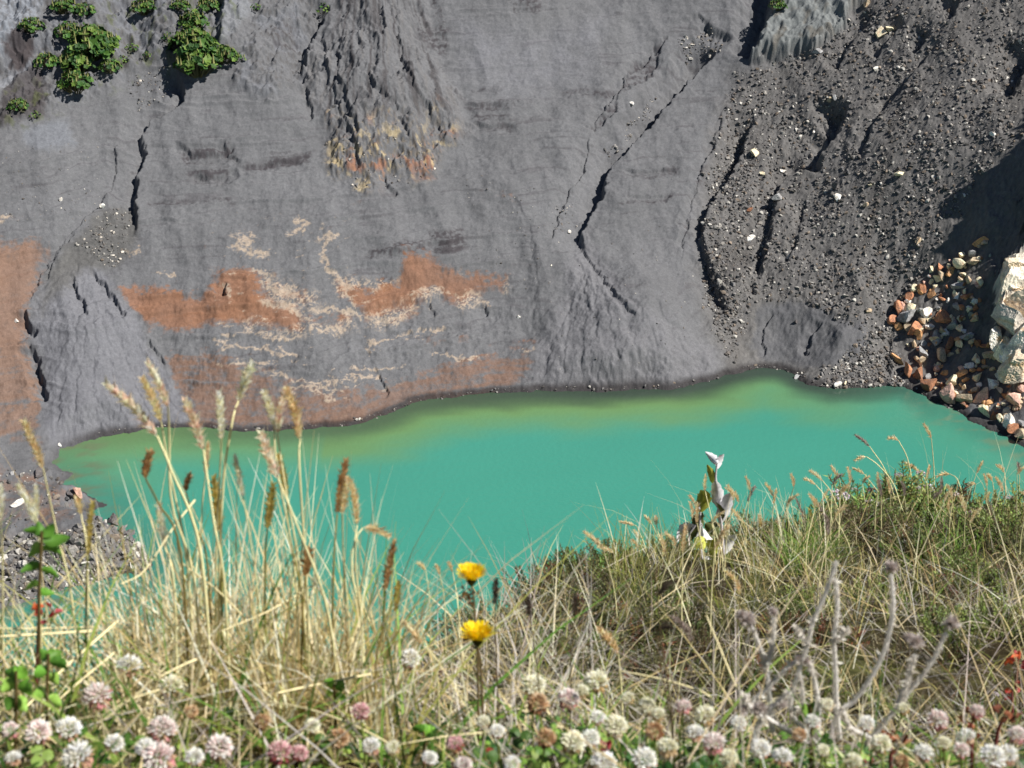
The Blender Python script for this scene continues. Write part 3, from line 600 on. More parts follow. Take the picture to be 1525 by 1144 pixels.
clumps = [broad_clump(40+k, n) for k, n in enumerate((150, 120, 95, 64, 24))]
for k, (px, py, s, v, lab) in enumerate([
 (134,62,50,0,'largest leafy clump in the middle of the green patch on the upper left wall'),(117,90,36,1,'leafy clump below the largest one in the upper left green patch'),(112,120,34,2,'lowest clump of the upper left green patch, reaching down to a point'),
 (157,60,30,2,'leafy clump on the right side of the upper left green patch'),(164,97,22,3,'small clump at the lower right edge of the upper left green patch'),(102,44,26,3,'leafy clump on the upper left edge of the green patch'),
 (47,36,24,3,'single leafy plant on pale rock near the upper left corner'),(70,90,26,3,'leafy plant left of the large green patch beside dark rock'),(27,155,20,3,'small leafy plant at the left edge below the dark rock'),
 (52,170,11,4,'tiny dark green plant right of the small one at the left edge'),(95,6,26,3,'leafy plant cut by the top edge above the green patch'),(127,14,22,3,'yellowish leafy plant above the green patch near the top edge'),
 (197,70,14,4,'little dark green plant alone right of the green patch'),(182,88,13,4,'tiny plant just right of the green patch'),(214,8,26,3,'pale green plant on rock at the top edge'),
 (288,62,44,0,'large dark green clump in the rock cleft at the upper left'),(294,90,44,1,'lowest big clump under the rock cleft spreading over the ash'),(288,30,30,2,'leafy clump climbing up inside the shaded cleft'),
 (334,80,28,2,'leafy clump on the right foot of the rock cleft'),(354,84,16,4,'last small plant to the right of the cleft clumps'),(308,6,26,2,'leafy clump at the top of the cleft on the top edge'),(268,6,20,3,'leafy clump left of the cleft on the top edge'),
 (254,55,18,4,'small plant at the shaded left side of the cleft'),(381,10,12,4,'small plant on the grey rock right of the cleft'),(481,12,16,4,'small plant at the head of the dark gully by the rock nose'),(1158,6,18,3,'single green plant on top of the grey rock at the top edge'),
 (220,80,10,4,'tiny yellowish plant on ash between the two green patches')]):
    p = hit(px, py+s*.3); sc = s*.66*np.linalg.norm(p-np.array([0,0,H]))/FPX
    o = empty('broad_leaf_plant', (p[0], p[1], p[2]-.05*sc), lab, 'plant', 'giant-leaved plants on the crater wall'); o.scale = (sc*1.15,)*3; o.rotation_euler.z = k*1.7
    for nm, me in zip(('leaves', 'stems'), clumps[v]): link(nm, me, o)
# ------------------------------------------------------------------ near bank on the crater rim
fr = np.random.RandomState(21)
ED_PX = [-600, 480, 600, 660, 720, 790, 870, 1000, 1100, 1190, 1260, 1525, 2200]; ED_Y = [1.72, 1.74, 1.9, 2.1, 2.4, 2.75, 3.0, 3.5, 3.85, 3.8, 4.55, 4.9, 5.6]
def bank(x, y):
    x = np.asarray(x, float); y = np.asarray(y, float)
    a = x/np.maximum(y, .25); ye = np.interp(CX+a*FPX*.81, ED_PX, ED_Y)
    yy = np.minimum(y, ye); dy = np.maximum(y-ye, 0)
    z = -.43-.52*yy-np.interp(dy, [0, .2, 3, 30, 100], [0, .2, 5, 32, 95])
    z = z+.03*fbm(x*3, y*3, 4, 201)+.05*fbm(x*1.1, y*1.1, 3, 203)-.06*sst(1.35, 1.7, y)*sst(2.2, 1.8, y)*sst(.02, .1, a)
    return z+H
bx = np.concatenate([np.arange(-40, -2.6, 1.5), np.arange(-2.6, 3.4, .03), np.arange(3.4, 42, 1.5)]); by = np.concatenate([np.arange(-4, .4, .4), np.arange(.4, 6.2, .03), np.arange(6.2, 12, .4), np.arange(12, 96, 4)])
BX, BY = np.meshgrid(bx, by); BZ = bank(BX, BY)
bcol = mixc(np.ones(BX.shape+(3,))*lin(60,52,36), lin(78,78,46), sst(-.1, .3, fbm(BX*4, BY*4, 4, 205))); bcol = mixc(bcol, lin(26,22,18), sst(0, .35, fbm(BX*9, BY*9, 4, 206))*.7)
n = len(bx); jj, ii = np.meshgrid(np.arange(len(by)-1), np.arange(n-1), indexing='ij'); q = (jj*n+ii).ravel()
M_soil = mat_attr('bank_soil', .95, .05, .4, 25, .6, 60, scale2=90)
tag(link('ground', raw_mesh('ground', np.stack([BX.ravel(), BY.ravel(), BZ.ravel()],1), np.stack([q, q+1, q+n+1, q+n],1), bcol.reshape(-1,3), M_soil, True)), 'brown soil of the near bank on the crater rim', 'ground', kind='structure')
def gp(px, y, py=None):                     # foot on the bank under a photo column, y metres ahead
    z = None; pyy = 900
    for _ in range(4):
        d = ray(px, pyy); x = d[0]*y/d[1]; z = float(bank(x, y)); pyy = proj(x, y, z)[1]
    return np.array([x, y, z])

M_blade = mat_attr('grass_blade', .55, .2, .2, 60, trans=.38)
M_stem = mat_attr('plant_stem', .65, .2, .25, 90)
M_leaf = mat_attr('green_leaf', .5, .3, .22, 70, trans=.3)
M_husk = mat_attr('seed_husk', .85, .03, .15, 300, trans=.5)
M_petal = mat_attr('petal', .6, .2, .12, 200, trans=.3)
def blades(base, h, w, az, lean, bend, col, seg=4):
    n = len(base); t = np.linspace(0, 1, seg+1)[None,:,None]
    d = np.stack([np.cos(az), np.sin(az), 0*az], 1)[:,None,:]
    hh = h[:,None,None]; le = lean[:,None,None]; be = bend[:,None,None]
    P = base[:,None,:]+d*hh*(le*t+be*t**2)+np.array([0,0,1.])*hh*(t-np.minimum(be,.9)*.55*t**2.2)
    wa = az+np.pi/2+fr.normal(size=n)*.9; wd = np.stack([np.cos(wa), np.sin(wa), fr.normal(size=n)*.2],1)[:,None,:]
    ww = w[:,None,None]*.5*(1-.92*t**1.6)
    V = np.stack([P-wd*ww, P+wd*ww], 2).reshape(-1,3)
    k = np.arange(n)[:,None]*(seg+1)*2+np.arange(seg)[None,:]*2; k = k.ravel()
    F = np.stack([k, k+1, k+3, k+2], 1)
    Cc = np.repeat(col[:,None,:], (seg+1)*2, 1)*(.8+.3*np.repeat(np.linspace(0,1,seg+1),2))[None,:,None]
    return V, F, Cc.reshape(-1,3)
def pick(pal, n, jit=.18):
    P = np.array([lin(*c) for c in pal]); return P[fr.randint(len(P), size=n)]*(1+fr.uniform(-jit, jit, (n,1)))*(1+fr.uniform(-.05,.05,(n,3)))
STRAW = [(240,226,182),(226,208,158),(246,238,210),(210,190,138),(232,218,178),(196,174,122)]
OLIVE = [(166,166,90),(140,150,70),(184,178,106),(118,130,60)]
GREEN = [(112,146,62),(88,124,50),(142,168,82),(70,102,46)]
GREY = [(190,182,172),(164,154,142),(212,204,194),(136,126,114)]
def scatter(n, px0, px1, y0, y1, keep=None):
    px = fr.uniform(px0, px1, n); yy = np.exp(fr.uniform(np.log(y0), np.log(y1), n))
    a = (px-CX)/(FPX*.81); x = a*yy
    ye = np.interp(px, ED_PX, ED_Y); ok = yy < ye+.06; ok &= ~((px > 1003) & (px < 1105) & (yy > 2.5) & (yy < 3.4) & (fr.rand(n) < .85))
    if keep is not None: ok &= keep(px, yy)
    x, yy = x[ok], yy[ok]
    return np.stack([x, yy, bank(x, yy)], 1), px[ok]
def grass(name, label, specs):
    Vs, Fs, Cs = [], [], []; off = 0
    for (n, px0, px1, y0, y1, h0, h1, w0, w1, lean, bend, pal, keep) in specs:
        B, px = scatter(n, px0, px1, y0, y1, keep); m = len(B)
        if not m: continue
        v, f, c = blades(B-[0,0,.01], fr.uniform(h0, h1, m), fr.uniform(w0, w1, m), fr.uniform(0, 6.28, m), np.abs(fr.normal(size=m))*lean, np.abs(fr.normal(size=m))*bend, pick(pal, m))
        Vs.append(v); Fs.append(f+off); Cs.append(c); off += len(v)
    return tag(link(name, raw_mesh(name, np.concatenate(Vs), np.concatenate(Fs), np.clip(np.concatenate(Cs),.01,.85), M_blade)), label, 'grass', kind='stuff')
clump = lambda s, th, k: (lambda px, y: fbm(px/s, y*3, 3, k)+fr.uniform(-.25,.25,len(px)) > th)
grass('dry_grass', 'tangled straw coloured grass over the near bank', [
  (1150, 190, 610, 1.36, 1.80, .08, .26, .0022, .0040, .32, .35, STRAW, clump(70, -.15, 3)),
  (230, 215, 580, 1.45, 1.80, .2, .36, .0018, .0034, .22, .2, STRAW, None),
  (420, 230, 560, 1.38, 1.75, .08, .2, .0035, .0058, .35, .3, STRAW, None),
  (1590, -800, 260, 1.2, 1.78, .06, .2, .0020, .0036, .7, .5, STRAW, None),
  (340, 560, 800, 1.35, 2.6, .06, .16, .0016, .003, .5, .5, STRAW+GREY, None),
  (1778, -800, 2400, 1.02, 1.7, .05, .16, .0016, .003, 1.1, .6, STRAW+GREY, None),
  (2500, 900, 1240, 2.7, 4.3, .04, .11, .0014, .0026, .4, .4, STRAW+STRAW+OLIVE, clump(60, -.12, 5)),
  (5304, 1180, 2400, 2.4, 5.1, .04, .10, .0014, .0026, .45, .4, STRAW+OLIVE+GREY, clump(70, -.1, 7)),
  (620, 680, 960, 2.0, 3.6, .04, .12, .0012, .0022, .5, .5, STRAW+GREY, clump(60, .0, 9)),
  (3800, 720, 2400, 1.6, 2.7, .04, .10, .0012, .0022, .7, .6, STRAW+GREY+GREY+OLIVE, None),
  (900, 930, 1215, 3.1, 4.2, .08, .19, .0014, .0026, .28, .35, STRAW, clump(40, -.1, 31)),
  (2012, 880, 2400, 2.2, 4.8, .07, .17, .0018, .0030, .6, .5, STRAW, clump(50, .0, 33)),
  (353, 1180, 2400, 4.0, 5.0, .16, .3, .0012, .002, .3, .5, STRAW, None),
  (60, 860, 1200, 3.3, 4.2, .14, .26, .0012, .002, .3, .5, STRAW, None),
  (300, 640, 900, 1.5, 2.8, .07, .17, .0016, .0026, .6, .5, STRAW+GREY, None),
  (467, 1200, 2400, 4.2, 5.1, .10, .2, .0012, .0022, .3, .3, STRAW+OLIVE, None)])
grass('green_grass', 'green grass blades growing through the dry tufts', [
  (1170, -800, 640, 1.25, 1.78, .08, .24, .003, .0058, .4, .5, GREEN+OLIVE, clump(60, -.1, 13)),
  (546, -800, 2400, 1.1, 1.5, .06, .14, .003, .0055, .5, .6, GREEN, None),
  (400, 1150, 1220, 3.0, 3.7, .06, .15, .002, .0034, .35, .4, GREEN+[(110,150,50)], None),
  (260, 1330, 1430, 3.2, 4.0, .05, .11, .002, .0036, .35, .4, GREEN+[(120,160,56)], None),
  (1600, 900, 1120, 2.5, 3.9, .06, .16, .0014, .0026, .3, .3, OLIVE+[(140,140,60)], clump(50, 0, 15)),
  (1829, 1150, 2400, 2.4, 4.6, .05, .12, .0016, .0028, .4, .4, GREEN+OLIVE, clump(60, .05, 17))])
# straw litter lying on the bank
B, px = scatter(3600, -800, 2400, 1.2, 4.9); m = len(B)
v, f, c = blades(B+[0,0,.015], fr.uniform(.03, .12, m)*.35, fr.uniform(.0012, .0026, m), fr.uniform(0, 6.28, m), fr.uniform(1.5, 4, m), fr.uniform(0, .8, m), pick(STRAW+GREY+[(120,90,64)], m))
tag(link('litter', raw_mesh('litter', v, f, c, M_blade)), 'dead straw and twigs lying between the plants of the bank', 'plant litter', kind='stuff')
# clover leaves: three rounded leaflets each, carpet along the lower edge
def carpet():
    B, px = scatter(4300, -800, 2400, 1.0, 1.72, lambda px, y: fbm(px/70, y*4, 3, 19)+fr.uniform(-.35,.35,len(px)) > -.12+sst(1.1,1.7,y)*.25); n = len(B)
    c = B+np.stack([fr.normal(size=n)*.004, fr.normal(size=n)*.004, fr.uniform(.008, .09, n)*(.45+.9*np.clip(fbm(B[:,0]*7, B[:,1]*7, 3, 23)+.4, 0, 1))*sst(1.85, 1.2, B[:,1])], 1)
    Vs, Fs, Cs = [], [], []; off = 0; th = np.linspace(0, 2*np.pi, 8, False)
    for i in range(n):
        r = fr.uniform(.003, .0072); t0 = fr.uniform(0, 6.28); nrm = np.array([fr.normal()*.4, fr.normal()*.4-.1, 1]); nrm /= np.linalg.norm(nrm)
        u = np.cross(nrm, [1,0,0]); u /= np.linalg.norm(u); w = np.cross(nrm, u)
        g = pick(GREEN+[(48,84,36),(66,100,40),(88,112,44)]+([(150,60,50)] if px[i] > 700 and fr.rand() < .3 else []), 1)[0]
        for k in range(3):
            a = t0+k*2.094; cc = c[i]+(u*math.cos(a)+w*math.sin(a))*r*.95
            ring = cc+np.cos(th)[:,None]*u*r*.85+np.sin(th)[:,None]*w*r*.85+nrm*(np.abs(np.cos(th-a))[:,None]*r*-.15)
            Vs += [cc[None]+nrm*r*.12, ring]; Fs.append(np.array([[off, off+1+q, off+1+(q+1)%8] for q in range(8)])); Cs.append(np.ones((9,3))*g); off += 9
    return raw_mesh('clover_leaves', np.concatenate(Vs), np.concatenate(Fs), np.concatenate(Cs), M_leaf)
tag(link('clover_leaves', carpet()), 'low carpet of small green clover leaves along the lower edge', 'ground cover', kind='stuff')

# ---- small builders
def smooth_path(pts, n=14):
    P = np.array(pts, float); m = len(P)
    if m < 3: return P[0]+(P[-1]-P[0])*np.linspace(0,1,n)[:,None]
    E = np.concatenate([[2*P[0]-P[1]], P, [2*P[-1]-P[-2]]]); out = []
    for t in np.linspace(0, m-1-1e-6, n):
        i = int(t); u = t-i; p0, p1, p2, p3 = E[i:i+4]
        out.append(.5*((2*p1)+(-p0+p2)*u+(2*p0-5*p1+4*p2-p3)*u*u+(-p0+3*p1-3*p2+p3)*u**3))
    return np.array(out)
def tube(path, r0, r1, sides=6):
    P = np.asarray(path); n = len(P); T = np.gradient(P, axis=0); T /= np.linalg.norm(T, axis=1)[:,None]+1e-9
    a = np.cross(T, [.13,.97,.2]); a /= np.linalg.norm(a, axis=1)[:,None]; b = np.cross(T, a)
    th = np.linspace(0, 2*np.pi, sides, False); r = np.linspace(r0, r1, n)[:,None,None]
    V = (P[:,None,:]+r*(np.cos(th)[None,:,None]*a[:,None,:]+np.sin(th)[None,:,None]*b[:,None,:])).reshape(-1,3)
    F = [[i*sides+k, i*sides+(k+1)%sides, (i+1)*sides+(k+1)%sides, (i+1)*sides+k] for i in range(n-1) for k in range(sides)]
    return V, np.array(F)
class MB:
    def __init__(s): s.V, s.F, s.C, s.n = [], {}, [], 0
    def add(s, V, F, c):
        V = np.asarray(V); F = np.asarray(F)
        s.V.append(V); s.F.setdefault(F.shape[1], []).append(F+s.n); s.C.append(np.ones((len(V),3))*c); s.n += len(V)
    def mesh(s, name, mat, smooth=False):
        return raw_mesh(name, np.concatenate(s.V), [np.concatenate(f) for f in s.F.values()], np.clip(np.concatenate(s.C), .008, .88), mat, smooth)
def leaf_quad(mb, p, d, side, ln, wd, c, fold=.25):
    """one pointed leaf of six vertices with a fold along its rib"""
    d = d/np.linalg.norm(d); side = side-d*np.dot(side, d); side /= np.linalg.norm(side)+1e-9; nn = np.cross(d, side)
    V = [p, p+d*ln*.4+side*wd*.5+nn*wd*fold, p+d*ln*.4-side*wd*.5+nn*wd*fold, p+d*ln*.45, p+d*ln]
    mb.add(V, [[0,1,3],[0,3,2],[1,4,3],[3,4,2]], c)

# ---- seed heads
def spikelets(mb, path, R, cols, n, long):
    P = smooth_path(path, 24); T = np.gradient(P, axis=0); T /= np.linalg.norm(T, axis=1)[:,None]
    for k in range(n):
        t = k/n; i = t*22.9; j = int(i); p = P[j]+(P[j+1]-P[j])*(i-j); tg = T[j]
        a = k*2.39996+fr.uniform(-.4,.4); u = np.cross(tg, [.3,.9,.1]); u /= np.linalg.norm(u); w = np.cross(tg, u)
        o = u*math.cos(a)+w*math.sin(a); env = (math.sin(math.pi*min(1, .12+t*.86))**.7)
        d = tg*1.0+o*(.4+.5*fr.rand()); rr = R*env
        leaf_quad(mb, p+o*rr*.25, d, np.cross(tg, o), long*(.75+.5*fr.rand())*(.6+.4*env), R*1.05*(.6+.5*env), pick(cols, 1)[0], .3)
        if fr.rand() < .6:                 # awns
            q = p+o*rr*.6; mb.add([q, q+tg*.0006, q+d/np.linalg.norm(d)*long*1.35], [[0,1,2]], pick(cols, 1)[0])
HUSK = {'straw': [(246,232,192),(236,216,164),(244,224,188),(228,202,156)], 'pink': [(248,234,204),(242,216,190),(236,202,184),(250,240,214)], 'tan': [(234,212,170),(222,196,150),(242,224,184)], 'brown': [(186,150,104),(160,124,84),(204,172,122)],
        'dark': [(92,80,68),(108,96,82),(76,66,58)], 'pale': [(250,242,214),(240,230,194),(252,246,226)], 'olive': [(196,180,104),(170,154,82),(214,196,122)], 'grey': [(172,156,146),(150,136,126),(188,174,160)]}
def stalk(tip, hb, rest, y, wpx, kind, label, group, y_foot=None):
    """tip and base of the head and points down the stem, in photo pixels; the foot stands on the bank"""
    dist = np.linalg.norm(at(*tip, y)-np.array([0,0,H])); R = wpx*.5*dist/FPX
    yj = y+fr.uniform(-.03,.03)
    last = rest[-1] if rest else hb
    foot = gp(last[0]+(last[0]-hb[0])*.3, y if y_foot is None else y_foot)
    pts = [at(*hb, yj)]+[at(*p, y) for p in rest]
    if foot[2] < pts[-1][2]-.01: pts.append(foot)
    elif len(pts) == 1: pts.append(pts[0]+[0,0,-.05])
    hp = [at(*hb, yj), None, at(*tip, yj+fr.uniform(-.012,.012))]
    mid = (hp[0]+hp[2])/2; prev = hp[0]-np.array(pts[1]); prev /= np.linalg.norm(prev)+1e-9
    hl = np.linalg.norm(hp[2]-hp[0]); hp[1] = mid*.75+.25*(hp[0]+prev*hl*.5)
    o = empty('grass_stalk', pts[-1], label, 'grass stalk', group); o0 = np.array(pts[-1])
    mb = MB(); pal = {'brown': (128,112,60), 'dark': (96,84,60), 'olive': (140,136,72)}.get(kind, (224,216,164))
    V, F = tube(smooth_path([p-o0 for p in pts], 16), R*.16, R*.30, 5); mb.add(V, F, lin(*pal)*fr.uniform(.85,1.1))
    link('stem', mb.mesh('stem', M_stem, True), o)
    mb = MB(); n = int(np.clip(hl/(R*.2), 24, 64)); spikelets(mb, [p-o0 for p in hp], R*(.72 if y > 2 else 1.0), HUSK[kind], n, R*1.9)
    link('seed_head', mb.mesh('seed_head', M_husk), o)
    return o
GL = 'tall seed-head grass stalks of the left tuft'
for a in [((159,572),(234,649),[(255,700),(300,830)],1.42,19,'pink','tall pinkish seed head bowing to the left, topmost left of the left tuft'),
 ((221,540),(250,606),[(252,646),(256,752),(290,870)],1.45,16,'pink','highest upright seed head of the left tuft, close to its twin'),((213,564),(240,628),[(252,700),(280,850)],1.47,15,'straw','seed head just left of the highest one in the left tuft'),
 ((276,597),(303,670),[(319,780),(335,880)],1.44,17,'pink','purplish seed head left of the straight pale one'),((326,584),(330,654),[(327,712),(322,830)],1.5,14,'pale','straight pale seed head standing in the middle of the left tuft'),
 ((375,543),(355,597),[(345,633),(330,760)],1.5,16,'pale','pale yellow seed head leaning right, highest of the middle stalks'),((35,628),(64,697),[(85,795),(108,900)],1.45,13,'tan','lone tan seed head leaning left at the left edge over the shore'),
 ((393,583),(408,634),[(413,700),(440,860)],1.48,14,'pale','left prong of the forked pair of pale seed heads'),((425,580),(413,646),[(424,720),(450,880)],1.48,14,'pink','right prong of the forked pair of pale seed heads'),
 ((427,577),(447,654),[(446,700),(458,900)],1.46,16,'tan','curved tan seed head just right of the forked pair'),((389,646),(414,713),[(446,792),(490,920)],1.42,18,'pink','pinkish seed head leaning left below the forked pair'),
 ((415,678),(427,742),[(432,800),(450,900)],1.5,13,'olive','greenish seed head directly right of the lower pinkish one'),((515,686),(502,766),[(497,840),(495,940)],1.46,15,'brown','brown seed head, left one of the right-hand trio'),
 ((518,712),(510,766),[(512,835),(520,940)],1.48,12,'straw','pale middle seed head of the right-hand trio'),((522,716),(532,782),[(524,850),(540,940)],1.47,13,'straw','pale right seed head of the right-hand trio'),
 ((579,798),(540,787),[(531,802),(530,850),(540,950)],1.46,14,'tan','seed head bent over to the right at a sharp angle'),((587,806),(574,880),[(570,930),(560,990)],1.45,13,'brown','brown upright seed head right of the bent one'),
 ((225,673),(217,713),[(236,750),(270,830)],1.42,15,'brown','dark brown stubby seed head at the left flank of the left tuft'),((319,713),(327,792),[(330,850)],1.5,17,'olive','olive brown drooping seed head inside the left tuft'),
 ((282,708),(277,733),[(290,780),(310,850)],1.5,12,'brown','small brown seed head inside the left tuft'),((407,722),(398,788),[(395,850)],1.5,14,'olive','dark olive seed head under the lower pinkish one'),
 ((27,723),(54,779),[(60,840)],1.36,12,'pale','pale seed head above the green weed on the left'),((53,723),(55,770),[(60,840)],1.38,9,'pale','thin pale seed head right behind the one above the green weed'),
 ((1,724),(1,775),[(4,860)],1.36,11,'pale','pale seed head cut by the left edge of the photo'),((114,742),(121,766),[(130,840)],1.4,11,'straw','short seed head between the lone tan one and the tuft'),
 ((138,747),(131,827),[(128,900)],1.4,11,'olive','green yellow upright seed head in front of the rubble shore'),((236,750),(246,815),[(260,880)],1.44,13,'pale','frayed pale seed head low on the left flank of the tuft'),
 ((350,680),(362,740),[(372,800),(385,900)],1.5,11,'pale','thin pale seed head in the centre of the left tuft'),((310,660),(306,705),[(300,790)],1.55,9,'straw','small straw seed head behind the middle of the left tuft'),
 ((460,820),(455,860),[(450,930)],1.45,16,'brown','stubby brown seed head low in the right part of the left tuft'),((593,868),(590,912),[(588,980)],1.5,11,'olive','thin olive seed head left of the yellow flowers'),
 ((603,928),(630,960),[(650,1000)],1.4,11,'tan','tan seed head slanting down left of the lower yellow flower'),((739,864),(737,901),[(738,960),(742,1050)],1.4,10,'dark','dark thin seed head right of the upper yellow flower'),
 ((787,893),(789,918),[(796,970),(806,1060)],1.3,11,'dark','blurred dark seed head above the white clover in the middle'),((857,889),(856,915),[(850,990)],1.35,10,'dark','second blurred dark seed head right of the first one in the middle'),
 ((1002,867),(979,888),[(985,960),(1000,1060)],1.25,12,'dark','blurred dark seed head slanting over the dry grass left of the white plant'),((1000,933),(978,942),[(985,1000),(1000,1080)],1.25,11,'dark','lower blurred dark seed head slanting over the olive grass')]:
    stalk(*a, GL if a[0][0] < 600 else 'dark and tan grass stalks in the middle')
RS = [((1274,648),(1295,665),[(1318,700),(1335,750)],'grey'),((1323,652),(1338,656),[(1351,682),(1358,720),(1362,790)],'straw'),((1376,632),(1387,653),[(1391,706),(1391,780)],'tan'),((1274,686),(1290,680),[(1308,693),(1330,720),(1344,760)],'straw'),
 ((1271,698),(1287,706),[(1322,753),(1340,800)],'straw'),((1238,694),(1249,712),[(1252,724),(1262,780)],'straw'),((1206,701),(1225,716),[(1240,738),(1262,800)],'straw'),((1198,713),(1215,722),[(1231,745),(1245,800)],'straw'),
 ((1156,730),(1152,751),[(1149,786),(1145,850)],'tan'),((1186,743),(1202,786),[(1210,830)],'grey'),((1214,745),(1227,770),[(1232,820)],'grey'),((1206,759),(1210,778),[(1212,830)],'olive'),((1166,782),(1178,797),[(1182,826),(1184,870)],'straw'),
 ((1130,767),(1136,797),[(1138,860)],'tan'),((1157,775),(1161,799),[(1162,860)],'tan'),((1348,689),(1370,704),[(1380,722),(1386,780)],'straw'),((1395,710),(1415,706),[(1427,717),(1442,770)],'straw'),((1441,724),(1453,720),[(1449,745),(1447,800)],'tan'),
 ((1485,693),(1496,704),[(1497,722),(1498,790)],'straw'),((1472,708),(1478,717),[(1484,760)],'straw'),((1516,690),(1518,706),[(1518,760)],'grey'),((1484,712),(1494,733),[(1497,790)],'tan'),((1169,815),(1174,847),[(1176,900)],'tan'),
 ((1207,813),(1213,834),[(1216,890)],'tan'),((1195,799),(1201,815),[(1206,880)],'straw'),((924,777),(945,782),[(950,788),(964,826),(975,880)],'straw'),((960,768),(971,781),[(990,826),(1000,890)],'straw'),((977,770),(978,783),[(988,830),(996,890)],'straw'),
 ((945,790),(953,805),[(965,830),(980,890)],'straw'),((942,805),(951,816),[(960,860)],'tan'),((890,814),(913,823),[(920,845),(926,900)],'straw'),((852,845),(869,843),[(884,858),(900,910)],'straw'),((868,853),(857,877),[(856,930)],'straw'),
 ((1088,757),(1104,776),[(1112,810),(1120,880)],'straw'),((1112,773),(1118,799),[(1122,870)],'tan'),((1132,768),(1135,799),[(1138,860)],'straw'),((1027,738),(1036,753),[(1045,800),(1050,860)],'tan'),((1066,778),(1078,792),[(1090,830)],'straw'),
 ((622,838),(634,850),[(640,900)],'straw'),((650,842),(655,856),[(662,900)],'tan'),((716,780),(714,792),[(712,850)],'dark') if False else ((668,838),(674,852),[(682,900)],'straw'),((1050,870),(1062,850),[(1072,880)],'tan'),((1460,742),(1458,765),[(1456,820)],'straw'),((1421,735),(1418,752),[(1419,800)],'olive')]
ORD = ['first','second','third','fourth','fifth','sixth','seventh','eighth','ninth','tenth','eleventh','twelfth','thirteenth','fourteenth','fifteenth','sixteenth','seventeenth','eighteenth','nineteenth','twentieth']
for t, z in (('twenty','thirtieth'),('thirty','fortieth'),('forty','fiftieth'),('fifty','sixtieth'),('sixty','seventieth'),('seventy','eightieth')): ORD += [t+'-'+w for w in ORD[:9]]+[z]
for i, (tp, hb, rest, k) in enumerate(sorted(RS, key=lambda r: r[0][0])):
    y = float(np.interp(tp[0], ED_PX, ED_Y))-.12-.1*fr.rand(); ang_ = 'drooping' if tp[1] > hb[1]-4 else ('leaning' if abs(tp[0]-hb[0]) > 12 else 'upright')
    stalk(tp, hb, rest, y, 7.0, k, '%s %s seed head, %s from left along the far bank edge' % (ang_, {'grey':'greyish','straw':'straw-coloured'}.get(k,k), ORD[i]), 'seed-head grass stalks along the far bank edge')
for k in range(48):
    px = fr.uniform(900, 1560); y = float(np.interp(px, ED_PX, ED_Y))-fr.uniform(.15, 1.6); g = gp(px, y); t = g+[fr.normal()*.05, 0, fr.uniform(.14,.24)]
    tp = proj(*t); an = fr.uniform(-.9,.9); hl = fr.uniform(18,28)*3.4/y; hb = (tp[0]+math.sin(an)*hl, tp[1]+math.cos(an)*hl)
    stalk(tp, hb, [((hb[0]*.6+px*.4), hb[1]*.5+proj(*g)[1]*.5)], y, 6.5*3.4/y, ['straw','tan','tan','straw','grey'][k%5], 'thin stalk with a %s seed head inside the dry grass of the right bank' % {'straw':'straw coloured','tan':'tan','grey':'greyish'}[['straw','tan','tan','straw','grey'][k%5]], '%s seed-head stalks inside the bank grass' % ['straw','tan','tan','straw','grey'][k%5])
# ------------------------------------------------------------------ flowers and shrubs of the bank
def px_size(px, py, y): return np.linalg.norm(at(px, py, y)-np.array([0,0,H]))/FPX     # metres per photo pixel there
# ---- clover heads
def clover_head(seed, cols, low):
    r = np.random.RandomState(seed); mb = MB(); n = 92
    for k in range(n):
        z = 1-1.75*(k+.5)/n; a = k*2.39996; rad = math.sqrt(max(0, 1-z*z)); o = np.array([rad*math.cos(a), rad*math.sin(a), z])
        d = o+np.array([0,0,.45]) if z > -.35 else o+np.array([0,0,-.5]); d = d/np.linalg.norm(d)+r.normal(size=3)*.10
        c = (lin(*cols[r.randint(len(cols))]) if z > -.25 else lin(*low[r.randint(len(low))]))*r.uniform(.85,1.08)
        side = np.cross(d, [.2,.1,1]); ln = .62*r.uniform(.8,1.15)
        p = o*.46; w = np.cross(d, side); w /= np.linalg.norm(w); s_ = side/np.linalg.norm(side); dd_ = d/np.linalg.norm(d)
        wd = .135
        V = [p, p+dd_*ln*.6+s_*wd, p+dd_*ln*.6-s_*wd, p+dd_*ln*.6+w*wd, p+dd_*ln*.62-w*wd*.6, p+dd_*ln+w*.05]
        mb.add(V, [[0,1,3],[0,3,2],[0,2,4],[0,4,1],[1,5,3],[3,5,2],[2,5,4],[4,5,1]], np.array([c*.92]+[c]*5))
    return mb.mesh('flower_head', M_petal)
CLV = {'white': ([(252,250,240),(254,252,246),(246,242,228)], [(214,190,160),(206,160,140),(190,150,120)]), 'cream': ([(244,240,214),(238,234,200),(250,246,226)], [(206,180,140),(190,160,110)]),
       'pinkish': ([(248,242,234),(246,232,226),(240,216,212)], [(214,150,150),(206,140,140),(206,170,140)]), 'rose': ([(232,190,190),(218,160,168),(240,214,206)], [(176,90,100),(160,90,80)]), 'withered': ([(206,170,128),(190,148,110),(222,196,160)], [(150,104,72),(130,90,60)])}
heads = {(k, v): clover_head(60+7*i+v, *CLV[k]) for i, k in enumerate(CLV) for v in range(2)}
